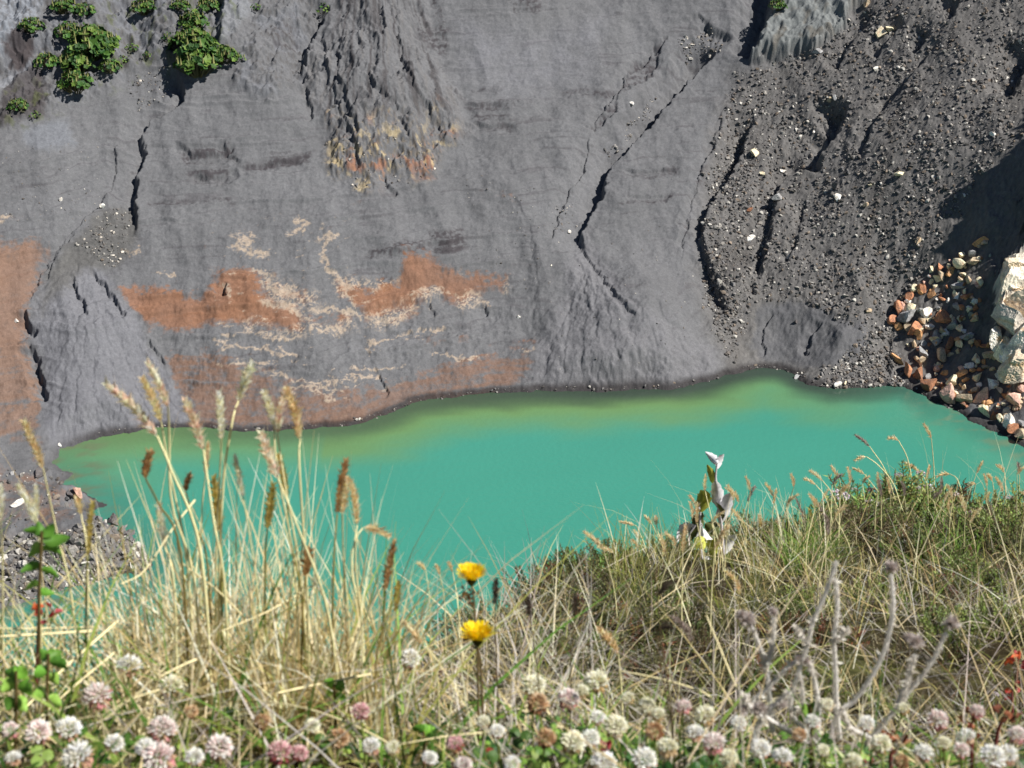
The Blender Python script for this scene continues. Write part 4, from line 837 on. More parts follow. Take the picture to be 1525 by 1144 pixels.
CL_ = [(57,1090,36,'pinkish'),(102,1086,38,'white'),(117,1127,46,'white'),(145,1037,46,'pinkish'),(193,993,36,'white'),(254,1023,38,'cream'),(195,940,26,'cream'),(242,1087,42,'pinkish'),(217,1114,28,'white'),(237,1130,54,'pinkish'),(327,1113,38,'pinkish'),
 (465,1082,28,'cream'),(417,1122,36,'rose'),(446,1122,26,'rose'),(553,1112,28,'white'),(505,1100,32,'withered'),(537,1060,28,'rose'),(611,982,32,'white'),(763,1138,28,'white'),(678,1109,28,'rose'),(585,1114,24,'cream'),(795,1023,36,'cream'),(846,1042,34,'pinkish'),
 (888,1016,36,'cream'),(866,1030,26,'cream'),(963,1053,30,'cream'),(917,1083,34,'cream'),(890,1069,22,'white'),(853,1107,38,'cream'),(994,1114,36,'cream'),(960,1132,40,'white'),(899,1140,40,'white'),(1018,1053,26,'pinkish'),(1050,1066,32,'cream'),(1063,1108,36,'pinkish'),
 (980,1064,24,'cream'),(813,1100,30,'withered'),(800,1048,32,'withered'),(1231,1050,20,'cream'),(1133,1116,28,'white'),(1270,1135,28,'cream'),(1312,1109,32,'cream'),(1375,1122,32,'white'),(1396,1073,36,'pinkish'),(1439,1098,30,'white'),(1431,1118,26,'pinkish'),(1478,1128,36,'white'),(1345,1056,20,'cream'),(1343,1135,26,'withered'),(975,1090,30,'withered'),
 (1085,1130,30,'cream'),(1190,1095,24,'withered'),(20,1130,26,'white'),(390,1075,28,'withered'),(690,1140,26,'pinkish'),(1515,1095,26,'pinkish'),(285,1060,22,'withered'),(740,1090,22,'white'),(935,1040,20,'cream'),(1035,1092,26,'white'),(1225,1118,22,'cream'),(15,1088,26,'pinkish'),(880,1100,26,'white'),(1100,1078,24,'white'),(1165,1128,30,'white'),(1290,1078,24,'white'),(1405,1108,26,'cream'),(1500,1125,30,'white'),(170,1108,30,'white'),(290,1128,30,'white'),(640,1130,26,'white'),(720,1075,22,'cream'),(1210,1075,22,'white'),(1455,1060,22,'pinkish')]
used = {}
for i, (px, py, s, k) in enumerate(sorted(CL_)):
    y = float(np.interp(py, [930, 1000, 1060, 1144], [1.55, 1.38, 1.24, 1.12])); c = at(px, py, y); R = s*.53*fr.uniform(.88,1.08)*px_size(px, py, y)
    f = gp(px+fr.uniform(-10,10), y+fr.uniform(-.02,.03)); 
    if f[2] > c[2]-.02: f[2] = c[2]-.03
    lab = '%s %s clover head, %s from left among the clovers below' % ('large' if s > 37 else 'small' if s < 27 else 'round', {'white':'pure white','cream':'creamy','pinkish':'pink-based white','rose':'rose pink','withered':'withered tan'}[k], ORD[i])
    o = empty('clover_flower', f, lab, 'flower', 'clover flowers along the lower edge')
    h = link('flower_head', heads[(k, i % 2)], o); h.location = tuple(c-f); h.scale = (R*.98, R*.98, R*.9); h.rotation_euler = (fr.uniform(-.25,.45), fr.uniform(-.3,.3), fr.uniform(0,6.28))
    mb = MB(); V, F = tube(smooth_path([np.zeros(3), (c-f)*.5+fr.normal(size=3)*.004, c-f-[0,0,R*.4]], 8), .0012, .0009, 5); mb.add(V, F, lin(128,140,70)); link('stem', mb.mesh('stem', M_stem, True), o)

# ---- yellow composite flowers
def yellow(px, py, wpx, y, rest, lab, group, small=False):
    c = at(px, py, y); R = wpx*.5*px_size(px, py, y); foot = gp(rest[-1][0], y) if rest else gp(px, y)
    if foot[2] > c[2]-.015: foot = c-np.array([0,0,.03])
    o = empty('yellow_flower', foot, lab, 'flower', group); c0 = c-foot; mb = MB(); n = 14 if small else 70
    for k in range(n):
        a = k*2.39996; q = math.sqrt((k+.5)/n); tilt = .25+.95*q if not small else 1.2; o_ = np.array([math.cos(a), math.sin(a), 0]); ln = R*(.62+.45*q)*fr.uniform(.85,1.1); w = R*.12
        d = o_*math.sin(tilt)+np.array([0,0,math.cos(tilt)]); sd = np.array([-math.sin(a), math.cos(a), 0]); p = c0+o_*R*.16*q-[0,0,R*.25]; nn = np.cross(sd, d)
        cc = lin(*[(252,214,20),(250,200,10),(254,226,50)][k%3])*(1 if fr.rand() > .15 else .75)
        tip = p+d*ln-nn*R*.05
        V = [p-sd*w*.4, p+sd*w*.4, p+d*ln*.6+sd*w*.9+nn*R*.04, p+d*ln*.6-sd*w*.9+nn*R*.04, tip+sd*w*.7, tip-sd*w*.7, tip+d*w*.8]
        mb.add(V, [[0,1,2],[0,2,3],[3,2,4],[3,4,5],[5,4,6]], cc)
    link('petals', mb.mesh('petals', M_petal), o)
    mb = MB(); th = np.linspace(0, 2*np.pi, 11, False); prof = [(.10,-1.0),(.22,-.85),(.30,-.55),(.34,-.25),(.24,-.12)]
    V = np.concatenate([c0+np.stack([np.cos(th)*a*R, np.sin(th)*a*R, 0*th+z*R],1) for a, z in prof]); m = 11
    mb.add(V, [[i*m+k, i*m+(k+1)%m, (i+1)*m+(k+1)%m, (i+1)*m+k] for i in range(len(prof)-1) for k in range(m)], lin(104,104,44))
    for k in range(16):
        a = k*.393; o_ = np.array([math.cos(a), math.sin(a), 0]); leaf_quad(mb, c0+o_*R*.2-[0,0,R*.85], o_*.45+np.array([0,0,1]), np.cross(o_, [0,0,1]), R*.7, R*.16, lin(*[(96,92,40),(120,112,52),(72,66,34)][k%3]))
    link('bracts', mb.mesh('bracts', M_leaf), o)
    mb = MB(); pts = [c0-[0,0,R*.9]]+[at(*r_, y)-foot for r_ in rest]+[np.zeros(3)]; V, F = tube(smooth_path(pts, 14), R*.07, R*.09, 6); mb.add(V, F, lin(112,94,64)); link('stem', mb.mesh('stem', M_stem, True), o)
    return o
YG = 'yellow dandelion-like flowers in the middle'
t = yellow(702, 855, 42, 1.33, [(705,885),(708,930),(712,1010)], 'upper one of the two yellow flowers, seen against the turquoise water', YG)
mb = MB()
for k in range(26):                         # reddish buds below the upper flower
    p = at(700+fr.normal()*7, 893+fr.normal()*10, 1.33)-np.array(t.location[:]); leaf_quad(mb, p, np.array([fr.normal()*.6, fr.normal()*.4, 1]), np.array([1,0,0]), .006, .003, pick([(150,84,60),(112,60,44),(140,110,60)],1)[0])
link('buds', mb.mesh('buds', M_leaf), t)
yellow(711, 944, 46, 1.30, [(714,975),(717,1010),(719,1080)], 'lower one of the two yellow flowers, before the dark shrub', YG)
for px, py, s, y, lab in [(854,933,11,2.6,'tiny yellow flower in the dark shrubs right of the big yellow pair'),(829,1021,10,1.9,'tiny yellow flower just above the creamy clovers in the middle'),(1328,980,15,2.2,'small yellow flower low on the right bank between grey stems'),(1288,906,8,3.0,'tiny yellow flower high on the right bank in dry grass')]:
    yellow(px, py, s, y, [], lab, 'tiny yellow flowers on the bank', True)

# ---- low heath shrubs
def heath(seed, nst, pal, leaf=.05, tall=1.0):
    r = np.random.RandomState(seed); lv = MB(); sm = MB()
    for k in range(nst):
        a = r.uniform(0, 6.28); rad = math.sqrt(r.rand()); top = np.array([rad*math.cos(a), rad*math.sin(a), tall*(1-.55*rad**2)*r.uniform(.6,1.05)]); b = np.array([top[0]*.3, top[1]*.3, -.1])
        P = smooth_path([b, (b+top)/2+r.normal(size=3)*.06, top], 9); V, F = tube(P, .014, .006, 4); sm.add(V, F, lin(86,66,48)*r.uniform(.6,1.2))
        m = 26; tone = r.uniform(.5,1.15); base = lin(*pal[r.randint(len(pal))])
        for q in range(m):
            t = .32+.68*(q+r.rand())/m; i = t*7.99; j = int(i); p = P[j]+(P[j+1]-P[j])*(i-j); aa = q*2.4; o = np.array([math.cos(aa), math.sin(aa), .0]); d = o*.8+(P[j+1]-P[j])/np.linalg.norm(P[j+1]-P[j])*.8+r.normal(size=3)*.25
            leaf_quad(lv, p, d, np.cross(d, [.1,.2,1]), leaf*r.uniform(1.0,2.0), leaf*r.uniform(.5,.9), base*tone*r.uniform(.8,1.25)*(1 if r.rand()>.06 else 1.6), .2)
    return lv.mesh('foliage', M_leaf), sm.mesh('twigs', M_stem)
DKG = [(84,98,50),(66,80,42),(104,112,60),(124,124,70)]; RDG = [(120,74,54),(96,84,48),(74,80,42),(150,90,62)]; BRT = [(92,122,48),(112,140,56),(76,104,42)]; GRB = [(118,108,84),(98,90,64),(134,128,96),(84,84,50)]
H_V = [heath(1, 60, DKG), heath(2, 60, DKG+RDG), heath(3, 50, BRT+DKG, .06), heath(4, 55, GRB, .045)]
HS = [(650,965,95,2.55,0,'dark rounded shrub at the end of the dark gap left of the yellow flowers'),(700,985,90,2.35,3,'grey-brown low shrub under the lower yellow flower'),(745,930,80,2.9,0,'dark green shrub right behind the lower yellow flower'),(790,905,90,3.1,1,'dark shrub with reddish tips at the water edge right of the yellow flowers'),
 (845,900,95,3.35,0,'dark green shrub on the bank edge in the middle'),(890,880,95,3.6,1,'reddish tipped shrub on the bank edge'),(930,868,90,3.85,0,'dark shrub on the bank edge left of the dry grass clump'),(905,925,90,3.1,2,'bright green shrub under the reddish tipped one'),(860,960,90,2.7,3,'grey-brown shrub in the middle of the slope'),
 (950,955,80,2.75,2,'green shrub beside the olive grass'),(800,985,90,2.3,3,'grey twiggy shrub above the creamy clovers'),(1050,1000,90,2.2,3,'grey twiggy shrub right of the bent straw'),(1160,960,90,2.6,0,'dark shrub left of the pale dried stems'),(1290,960,90,2.5,3,'grey-brown shrub between the pale dried stems'),
 (1400,925,90,2.8,3,'twiggy shrub right of the dried stems'),(1445,1045,110,1.85,2,'bright green mossy shrub at the lower right'),(1515,1050,100,1.75,0,'dark green shrub at the lower right edge'),(1380,1035,80,1.9,0,'dark shrub left of the bright green mossy one'),(1220,1010,80,2.0,2,'green shrub at the foot of the pale dried stems'),
 (1480,930,90,2.9,1,'reddish shrub on the right side of the bank'),(1235,930,80,3.1,0,'dark shrub behind the tallest dried stem'),(1110,880,80,3.6,3,'grey shrub in the dry grass below the white plant'),(960,1010,80,2.1,3,'twiggy grey shrub above the middle clovers'),(905,1000,70,2.15,2,'small green shrub above the middle clovers'),
 (1340,1000,80,2.15,3,'grey shrub behind the right clovers'),(1500,860,90,3.6,0,'dark shrub near the right edge of the photo'),(1440,870,90,3.7,3,'grey-brown shrub among grass near the right edge'),(620,1010,80,1.9,3,'grey twiggy shrub right of the left tuft'),(560,1035,80,1.65,0,'dark shrub low in front of the left tuft')]
for i, (px, py, s, y, v, lab) in enumerate(HS):
    g = gp(px, y); r_ = s*.58*px_size(px, py, y)
    o = empty('heath_shrub', g-[0,0,.03*r_], lab, 'shrub', 'low heath shrubs on the bank'); o.scale = (r_*1.15, r_*1.0, r_*.85); o.rotation_euler.z = i*1.3
    link('foliage', H_V[v][0], o); link('twigs', H_V[v][1], o)

H_V.append(heath(5, 45, [(118,138,66),(140,156,80),(96,116,52),(150,150,90)], .07, 1.2))
for k in range(150):                         # more of the same between the grass
    px = fr.uniform(640, 1560) if k < 120 else fr.uniform(1560, 2300); ye = float(np.interp(px, ED_PX, ED_Y)); y = ye-abs(fr.normal())*.9-.05 if k < 64 else fr.uniform(1.8, max(1.9, ye))
    if y < 1.7 or (1010 < px < 1110 and y > 2.6): continue
    v = int(fr.choice([0,1,2,3,4,4] if px > 1200 else [0,0,1,3,2])); g = gp(px, y); r_ = fr.uniform(38, 70)*px_size(px, 850, y)
    o = empty('heath_shrub', g-[0,0,.03*r_], '%s small shrub growing between the dry grass of the right bank' % ['dark green','reddish green','bright green','greyish brown','olive green'][v], 'shrub', '%s small shrubs of the right bank' % ['dark green','reddish','bright green','greyish','olive'][v])
    o.scale = (r_, r_, r_*.9); o.rotation_euler.z = k*1.1; link('foliage', H_V[v][0], o); link('twigs', H_V[v][1], o)

# ---- leafy shrubs with flower clusters on the right
FL_C = [(236,222,226),(222,204,212),(206,186,196),(244,236,236)]
def cluster_mesh(seed, cols):
    r = np.random.RandomState(seed); mb = MB()
    for k in range(60):
        a = r.uniform(0, 6.28); q = math.sqrt(r.rand()); p = np.array([q*math.cos(a), q*math.sin(a), .35*(1-q*q)+r.uniform(-.06,.06)])
        V = ICO1[0]*.115*r.uniform(.7,1.2)+p; mb.add(V, ICO1[1], pick(cols,1)[0])
        mb.add([[p[0]*.2-.01,p[1]*.2,-.7],[p[0]*.2+.01,p[1]*.2,-.7],p], [[0,1,2]], lin(96,110,60))
    return mb.mesh('flower_cluster', M_petal)
CLU = [cluster_mesh(3, FL_C), cluster_mesh(4, [(206,186,190),(176,150,156),(226,212,212)]), cluster_mesh(5, [(150,124,124),(120,96,96),(176,150,146)])]
def leafy(top, y, hgt, fw, kind, lab, group, pal, narrow=True):
    tp = at(*top, y); g = gp(top[0]+fr.uniform(-14,14), y); g[2] = min(g[2], tp[2]-hgt)
    o = empty('flowering_shrub' if fw else 'leafy_shrub', g, lab, 'shrub', group); st, lv = MB(), MB(); T0 = tp-g; nb = 6
    tops = [T0]+[T0*[1,1,fr.uniform(.6,.92)]+[fr.normal()*.05, fr.normal()*.05, 0] for _ in range(nb)]
    for T in tops:
        P = smooth_path([np.zeros(3), T*.5+fr.normal(size=3)*.012, T], 18); V, F = tube(P, .0022, .0012, 5); st.add(V, F, lin(96,84,56))
        n = int(np.linalg.norm(T)/.0042); tone = fr.uniform(.8,1.15)
        for q in range(n):
            t = .12+.86*q/n; i = t*16.99; j = int(i); p = P[j]+(P[j+1]-P[j])*(i-j); a = q*2.4+fr.normal()*.2; d = np.array([math.cos(a), math.sin(a), .65])+fr.normal(size=3)*.2
            leaf_quad(lv, p, d, np.cross(d, [0,0,1]), fr.uniform(.016,.03), fr.uniform(.0046,.0075), pick(pal,1)[0]*tone, .2)
    link('stems', st.mesh('stems', M_stem, True), o); link('leaves', lv.mesh('leaves', M_leaf), o)
    if fw:
        for T, w in [(T0, fw)]+[(T, fw*.6) for T in tops[1:2]]:
            c = link('flower_cluster', CLU[kind], o); R = w*.62*px_size(*top, y); c.location = tuple(T+[0,0,R*.4]); c.scale = (R,)*3
LPAL = [(130,152,74),(104,128,58),(156,170,92),(84,104,50),(146,140,82)]
for i, (px, py, w, k) in enumerate(sorted([(1250,743,24,0),(1316,722,14,1),(1327,735,15,0),(1300,756,20,0),(1383,731,17,0),(1371,707,11,1),(1339,711,12,1),(1298,794,18,0),(1346,792,22,0),(1255,766,16,1),(1449,771,18,0),(1503,746,14,1),(1245,824,24,0),(1492,825,14,0),(1297,733,12,2),(1518,757,14,1),(1405,782,12,1),(1463,840,12,0)])):
    y = float(np.interp(px, ED_PX, ED_Y))-.2-max(0, py-740)*.006
    leafy((px,py), y, .12, w, k, '%s flower cluster on narrow-leaved shrub, %s from left on the right bank' % (['pale pinkish white','dull mauve','faded brownish'][k], ORD[i]), 'flowering shrubs on the right bank', LPAL)
for i, (px, py) in enumerate(sorted([(1422,735),(1436,752),(1280,745),(1315,760),(1360,735),(1400,750),(1330,790),(1374,760),(1265,800),(1468,775),(1485,760),(1520,775),(1230,850),(1390,800),(1440,800)]+[(int(1236+k*8.3), int(684+abs(1340-(1236+k*8.3))*.5+(k*37%60))) for k in range(26)])):
    y = float(np.interp(px, ED_PX, ED_Y))-.25-max(0, py-760)*.006; leafy((px,py), y, .10, 0, 0, 'green narrow-leaved shrub without flowers, %s from left on the right bank' % ORD[i], 'flowerless shrubs on the right bank', LPAL+[(100,136,60)])

# ---- broad-leaf builder: outline along a rib, white felt underneath
def two_sided(name, c1, c2, trans=.08):
    m, nt, b = nodes(name); g = nt.nodes.new('ShaderNodeNewGeometry'); mx = nt.nodes.new('ShaderNodeMix'); mx.data_type = 'RGBA'; tc = nt.nodes.new('ShaderNodeTexCoord'); nz = nt.nodes.new('ShaderNodeTexNoise'); nz.inputs['Scale'].default_value = 90
    mx.inputs[6].default_value = (*c1, 1); mx.inputs[7].default_value = (*c2, 1); nt.links.new(g.outputs['Backfacing'], mx.inputs[0]); nt.links.new(tc.outputs['Object'], nz.inputs['Vector'])
    mr = nt.nodes.new('ShaderNodeMapRange'); mr.inputs[1].default_value = .3; mr.inputs[2].default_value = .7; mr.inputs[3].default_value = .72; mr.inputs[4].default_value = 1.12; nt.links.new(nz.outputs[0], mr.inputs[0])
    m2 = nt.nodes.new('ShaderNodeMix'); m2.data_type = 'RGBA'; m2.blend_type = 'MULTIPLY'; m2.inputs[0].default_value = 1; nt.links.new(mx.outputs[2], m2.inputs[6]); nt.links.new(mr.outputs[0], m2.inputs[7]); nt.links.new(m2.outputs[2], b.inputs['Base Color']); b.inputs['Roughness'].default_value = .6; b.inputs['Specular IOR Level'].default_value = .2
    tr = nt.nodes.new('ShaderNodeBsdfTranslucent'); nt.links.new(m2.outputs[2], tr.inputs[0]); ms = nt.nodes.new('ShaderNodeMixShader'); ms.inputs[0].default_value = trans; nt.links.new(b.outputs[0], ms.inputs[1]); nt.links.new(tr.outputs[0], ms.inputs[2]); nt.links.new(ms.outputs[0], nt.nodes['Material Output'].inputs[0])
    return m
M_white = two_sided('felted_leaf', lin(246,245,245), lin(242,241,242)); M_yg = two_sided('yellow_green_leaf', lin(172,176,50), lin(188,192,84)); M_dkw = two_sided('shaded_leaf', lin(206,204,206), lin(96,104,60))
def blade_leaf(base, tip, w, roll, curl, m, name='leaf', wav=.12):
    ax = tip-base; ln = np.linalg.norm(ax); d = ax/ln; v = np.array([0,1.,-.5]); s0 = np.cross(d, v); s0 /= np.linalg.norm(s0); n0 = np.cross(s0, d)
    s = s0*math.cos(roll)+n0*math.sin(roll); nn = np.cross(s, d); V = []; N_ = 11
    for i in range(N_):
        t = i/(N_-1); ww = w*.5*(math.sin(math.pi*min(1, t**.75*.97+.03))**.8+.06)*(1+wav*math.sin(i*2.3+ln*900)); c = base+ax*t+nn*curl*ln*math.sin(math.pi*t)
        V += [c-s*ww+nn*ww*.5, c-s*ww*.5+nn*ww*.12, c, c+s*ww*.5+nn*ww*.12, c+s*ww+nn*ww*(.5+.25*math.sin(i*1.9))]
    F = [[i*5+k, i*5+k+1, i*5+k+6, i*5+k+5] for i in range(N_-1) for k in range(4)]
    me = raw_mesh(name, np.array(V), np.array(F), None, m, True); return me
y = 3.35; g = gp(1060, y); wp = empty('white_leaved_plant', g, 'plant with big white felted and yellow-green leaves standing against the turquoise water', 'plant')
mb = MB()
for pts in ([(1079,850),(1075,790),(1072,762),(1066,715),(1068,690)],[(1060,860),(1048,842),(1042,800),(1043,762)],[(1050,860),(1030,830),(1026,800),(1036,782)]):
    V, F = tube(smooth_path([at(*p, y)-g for p in pts]+([np.array([0,0,0.])] if False else []), 16), .0034, .002, 6); mb.add(V, F, lin(196,190,190))
V, F = tube(smooth_path([np.zeros(3), at(1060,850,y)-g], 6), .005, .004, 6); mb.add(V, F, lin(160,150,140)); link('stem', mb.mesh('stem', M_stem, True), wp)
for b_, t_, w, roll, curl, m, lb in [((1068,690),(1050,673),9,.3,.1,M_white,None),((1069,698),(1078,676),9,-.4,.1,M_white,None),((1064,724),(1053,692),9,.5,.05,M_yg,'small yellow-green upper leaf'),((1071,759),(1065,715),14,.2,.05,M_white,None),((1073,780),(1091,731),16,-.2,.04,M_white,'largest upright white leaf'),
 ((1042,764),(1050,730),16,.3,.12,M_yg,'yellow-green leaf with a white edge'),((1045,762),(1053,735),8,-.8,.1,M_white,None),((1042,765),(1041,806),14,.1,.1,M_dkw,'grey hanging leaf'),((1045,782),(1077,818),17,.6,.2,M_white,'large drooping white leaf'),((1050,780),(1070,800),14,-.3,.25,M_dkw,None),
 ((1034,782),(1008,808),14,.4,.2,M_white,None),((1030,786),(1020,812),10,-.6,.2,M_dkw,None),((1022,812),(1006,838),13,.2,.1,M_white,None),((1040,798),(1048,818),14,.1,.1,M_yg,None),((1059,804),(1063,834),13,-.3,.1,M_yg,None),((1035,818),(1044,844),13,.3,.1,M_yg,'dull yellow-green low leaf'),
 ((1050,830),(1056,858),16,.1,.1,M_white,None),((1081,825),(1096,796),13,-.3,.1,M_white,None),((1080,838),(1078,812),9,.3,.1,M_dkw,None),((1074,776),(1066,748),8,.9,.1,M_dkw,None),((1055,830),(1042,858),14,.6,.2,M_white,None),((1060,835),(1074,856),12,-.5,.2,M_dkw,None)]:
    yb = y+fr.uniform(-.03,.03); o = link('leaf', blade_leaf(at(*b_, y)-g, at(*t_, yb)-g, w*1.3*px_size(*t_, y), roll, curl, m), wp)
    if lb: o['label'] = lb

# ---- pale dried plants in front on the right
M_fuzz = mat_attr('dried_felt', .9, .05, .2, 200, trans=.4)
def dried(foot_px, y, branches, headl, lab):
    g = gp(foot_px, y); o = empty('dried_plant', g, lab, 'dried plant', 'pale dried plants in front of the right bank')
    for pts in branches:
        mb = MB(); W3 = [at(px, py, y)-g for px, py in pts]; P = smooth_path(W3, 26); V, F = tube(P, .0027, .0017, 6); mb.add(V, F, lin(240,236,230))
        for k in range(330):                # felt, withered leaf scraps
            i = fr.rand()*24.9; j = int(i); p = P[j]+(P[j+1]-P[j])*(i-j); a = fr.uniform(0,6.28); d = np.array([math.cos(a), math.sin(a)*.8, fr.uniform(-.6,.8)]); big = fr.rand() < .035
            leaf_quad(mb, p+d*.001, d, np.cross(d,[0,0,1]), fr.uniform(.004,.009) if big else fr.uniform(.002,.0045), .0035 if big else .0012, lin(*[(230,224,212),(210,202,190),(240,236,226),(180,170,158)][k%4]), .3)
        link('branch', mb.mesh('branch', M_fuzz), o)
    for px, py, s in headl:
        c = at(px, py, y)-g; R = s*.5*px_size(px, py, y); mb = MB()
        for k in range(240):
            d = fr.normal(size=3); d[2] = abs(d[2])*1.1-.25; d /= np.linalg.norm(d); q = R*fr.uniform(.35,1.05)
            leaf_quad(mb, c+d*q*.2, d+fr.normal(size=3)*.25, np.cross(d,[.3,.1,1]), q*.85, R*.14, lin(*[(204,192,184),(178,164,154),(222,214,208),(150,134,124),(214,206,206)][k%5]), .3)
        link('dry_head', mb.mesh('dry_head', M_fuzz), o)
dried(1240, 1.32, [[(1215,1105),(1178,1061),(1186,1010),(1202,962),(1210,928),(1231,880),(1246,836)],[(1250,1100),(1245,1045),(1244,1000),(1242,952),(1247,906),(1244,862)],[(1235,1100),(1250,1060),(1274,1042),(1306,994),(1322,952),(1330,906),(1327,856)],[(1210,1110),(1125,1055),(1146,1023),(1170,997),(1190,983)],[(1218,1100),(1218,1047),(1212,1010),(1205,985)],[(1180,1063),(1195,1045),(1190,1000)],[(1204,960),(1192,945),(1186,935)],[(1243,955),(1255,945),(1262,938)]],
  [(1327,846,30),(1188,980,16),(1200,985,18)], 'tall pale dried plant with felted forked stems right of the white plant')
dried(1310, 1.28, [[(1285,1112),(1310,1085),(1336,1053),(1359,1023),(1385,991),(1409,943)],[(1337,1050),(1351,1015),(1362,975)],[(1300,1100),(1268,1085),(1255,1060)]], [(1417,930,34),(1364,957,34),(1354,950,22)], 'pale dried plant leaning right with two fluffy brown heads')
dried(1150, 1.35, [[(1150,1090),(1143,1010),(1133,968),(1118,930)],[(1140,1000),(1150,960),(1152,920)]], [(1114,925,36),(1104,917,24),(1151,912,22)], 'small dried plant with fluffy grey heads left of the tall one')
dried(1140, 1.25, [[(1120,1110),(1135,1070),(1160,1045),(1175,1030)],[(1135,1068),(1115,1050),(1108,1035)]], [(1130,1055,32),(1105,1058,26),(1165,1050,24)], 'low tangled dried plant with grey tufts just above the right clovers')

# ---- bare stems and fallen straws
def single(name, pts, r, c, lab, cat, group, y0, y1):
    n = len(pts); P = [at(*p, y0+(y1-y0)*i/(n-1)) for i, p in enumerate(pts)]; o0 = P[-1]; mb = MB(); V, F = tube(smooth_path([p-o0 for p in P], 18), r*.35, r*.6, 6); mb.add(V, F, lin(*c)); o = link(name, mb.mesh(name, M_stem, True)); o.location = tuple(o0); tag(o, lab, cat, group)
for pts, lab in [([(747,914),(760,949),(768,978),(764,1026),(769,1080)],'crooked pale bare stem right of the lower yellow flower'),([(738,930),(742,980),(738,1030),(736,1085)],'straight grey bare stem between the yellow flower and the crooked stem'),([(682,985),(677,1010),(682,1050),(690,1080)],'curved grey bare stem left of the lower yellow flower stalk'),
  ([(730,1005),(745,1040),(758,1075)],'grey bare stem slanting right below the lower yellow flower'),([(728,1000),(722,1050),(720,1090)],'thin grey bare stem beside the stalk of the lower yellow flower'),([(556,1030),(570,1060),(572,1100)],'short pale stem in front of the left tuft')]:
    single('bare_stem', pts, .0016, (200,192,184), lab, 'dead stem', 'pale bare stems in the middle', 1.5, 1.42)
for pts, r, lab, y0, y1 in [([(5,1092),(80,1010),(175,925)],.0022,'thick straw rising from the lower left corner',1.25,1.4),([(13,1114),(90,1040),(170,972)],.0016,'straw lying parallel below the thick one at the lower left',1.22,1.36),([(156,1062),(200,1040),(238,1027)],.0017,'straw under the white clovers at the left',1.28,1.3),
  ([(238,1008),(265,994),(292,982)],.002,'bright straw right of the creamy clover at the left',1.32,1.36),([(414,1032),(470,1020),(552,1004)],.0024,'broad pale straw lying across the foot of the left tuft',1.34,1.38),([(378,1042),(455,1055),(526,1080),(584,1110)],.0016,'long bent straw sinking to the right below the left tuft',1.3,1.22),
  ([(598,1108),(670,1096),(754,1088)],.0014,'thin straw lying flat at the bottom in the middle',1.22,1.24),([(922,999),(986,1012),(1050,1033),(1060,1056)],.0022,'bent straw with a kink above the middle clovers',1.42,1.36),([(1052,917),(1072,965),(1098,1028)],.002,'greenish straw standing slanted left of the dried plants',1.42,1.36),
  ([(0,948),(70,944),(136,940)],.0024,'pale straw lying level at the left edge under the red leaves',1.36,1.4),([(0,936),(50,936),(140,934)],.0017,'thinner level straw above the other at the left edge',1.42,1.44),([(270,838),(330,885),(392,952)],.0018,'white straw falling to the right inside the left tuft',1.42,1.5),([(350,925),(376,975),(400,1022)],.0018,'white slanted straw in the right part of the left tuft',1.36,1.42),
  ([(180,870),(215,850),(258,786),(290,745)],.0016,'straw leaning over to the right before the left tuft',1.38,1.5),([(1460,931),(1525,929)],.0014,'level straw at the right edge of the photo',2.6,2.7),([(1400,975),(1462,960),(1525,945)],.0014,'rising straw at the right edge below the level one',2.3,2.4),([(1090,880),(1130,908),(1190,960)],.0014,'long straw slanting through the dry grass right of the white plant',3,2.8),
  ([(1100,835),(1160,880),(1205,945)],.0018,'long thick straw slanting down right of the white plant',3.4,3.1),([(880,960),(920,1005),(950,1054)],.0012,'thin straw falling right above the middle clovers',2.2,2.0),([(330,940),(400,910),(470,870)],.0014,'straw crossing the left tuft upwards to the right',1.4,1.5)]:
    single('fallen_straw', pts, r, (232,218,170), lab, 'straw', 'single straws lying across the bank', y0, y1)

# ---- weeds with green or red leaves
def weed(name, foot, y, stem, leaves, pal, lab, group, sc=(98,84,50)):
    g = gp(foot, y); o = empty(name, g, lab, 'plant', group); mb = MB(); V, F = tube(smooth_path([at(*p, y)-g for p in stem]+[np.zeros(3)], 14), .0014, .002, 6); mb.add(V, F, lin(*sc)); link('stem', mb.mesh('stem', M_stem, True), o)
    for i, (b_, t_, w) in enumerate(leaves):
        me = blade_leaf(at(*b_, y)-g, at(*t_, y+fr.uniform(-.015,.015))-g, w*px_size(*t_, y), fr.uniform(-.5,.5), fr.uniform(.02,.2), M_leaf, wav=.08)
        c = pick(pal, 1)[0]; ca = me.color_attributes.new('Col', 'FLOAT_COLOR', 'POINT'); ca.data.foreach_set('color', np.tile(np.append(np.clip(c,0,.8),1).astype(np.float32), len(me.vertices))); link('leaf', me, o)
LG = [(126,176,66),(104,152,56),(148,190,86),(84,128,48)]
weed('leafy_weed', 62, 1.3, [(62,792),(60,850),(58,920)], [((62,800),(34,790),17),((62,800),(56,776),14),((64,800),(80,780),16),((64,806),(104,800),18),((62,812),(42,830),18),((64,815),(92,826),16),((60,840),(30,852),14),((60,848),(88,862),13),((60,870),(36,880),12),((60,880),(82,884),12)], LG, 'green leafy weed in front of the rubble shore at the left edge', 'green weeds at the left edge')
weed('leafy_weed', 22, 1.22, [(24,1000),(24,1060)], [((24,1010),(6,1000),22),((24,1010),(40,996),22),((24,1020),(2,1030),22),((24,1025),(48,1034),24),((22,1040),(10,1058),20),((24,1040),(40,1060),20)], LG, 'bright green weed low in the left corner', 'green weeds at the left edge')
weed('leafy_weed', 70, 1.26, [(72,975),(70,1040)], [((72,980),(60,966),18),((72,980),(92,970),20),((72,985),(100,996),18),((72,1000),(50,1004),18),((72,1005),(86,1020),18),((72,1030),(48,1040),20),((70,1040),(92,1052),18)], LG, 'green weed right of the bright one at the lower left', 'green weeds at the left edge')
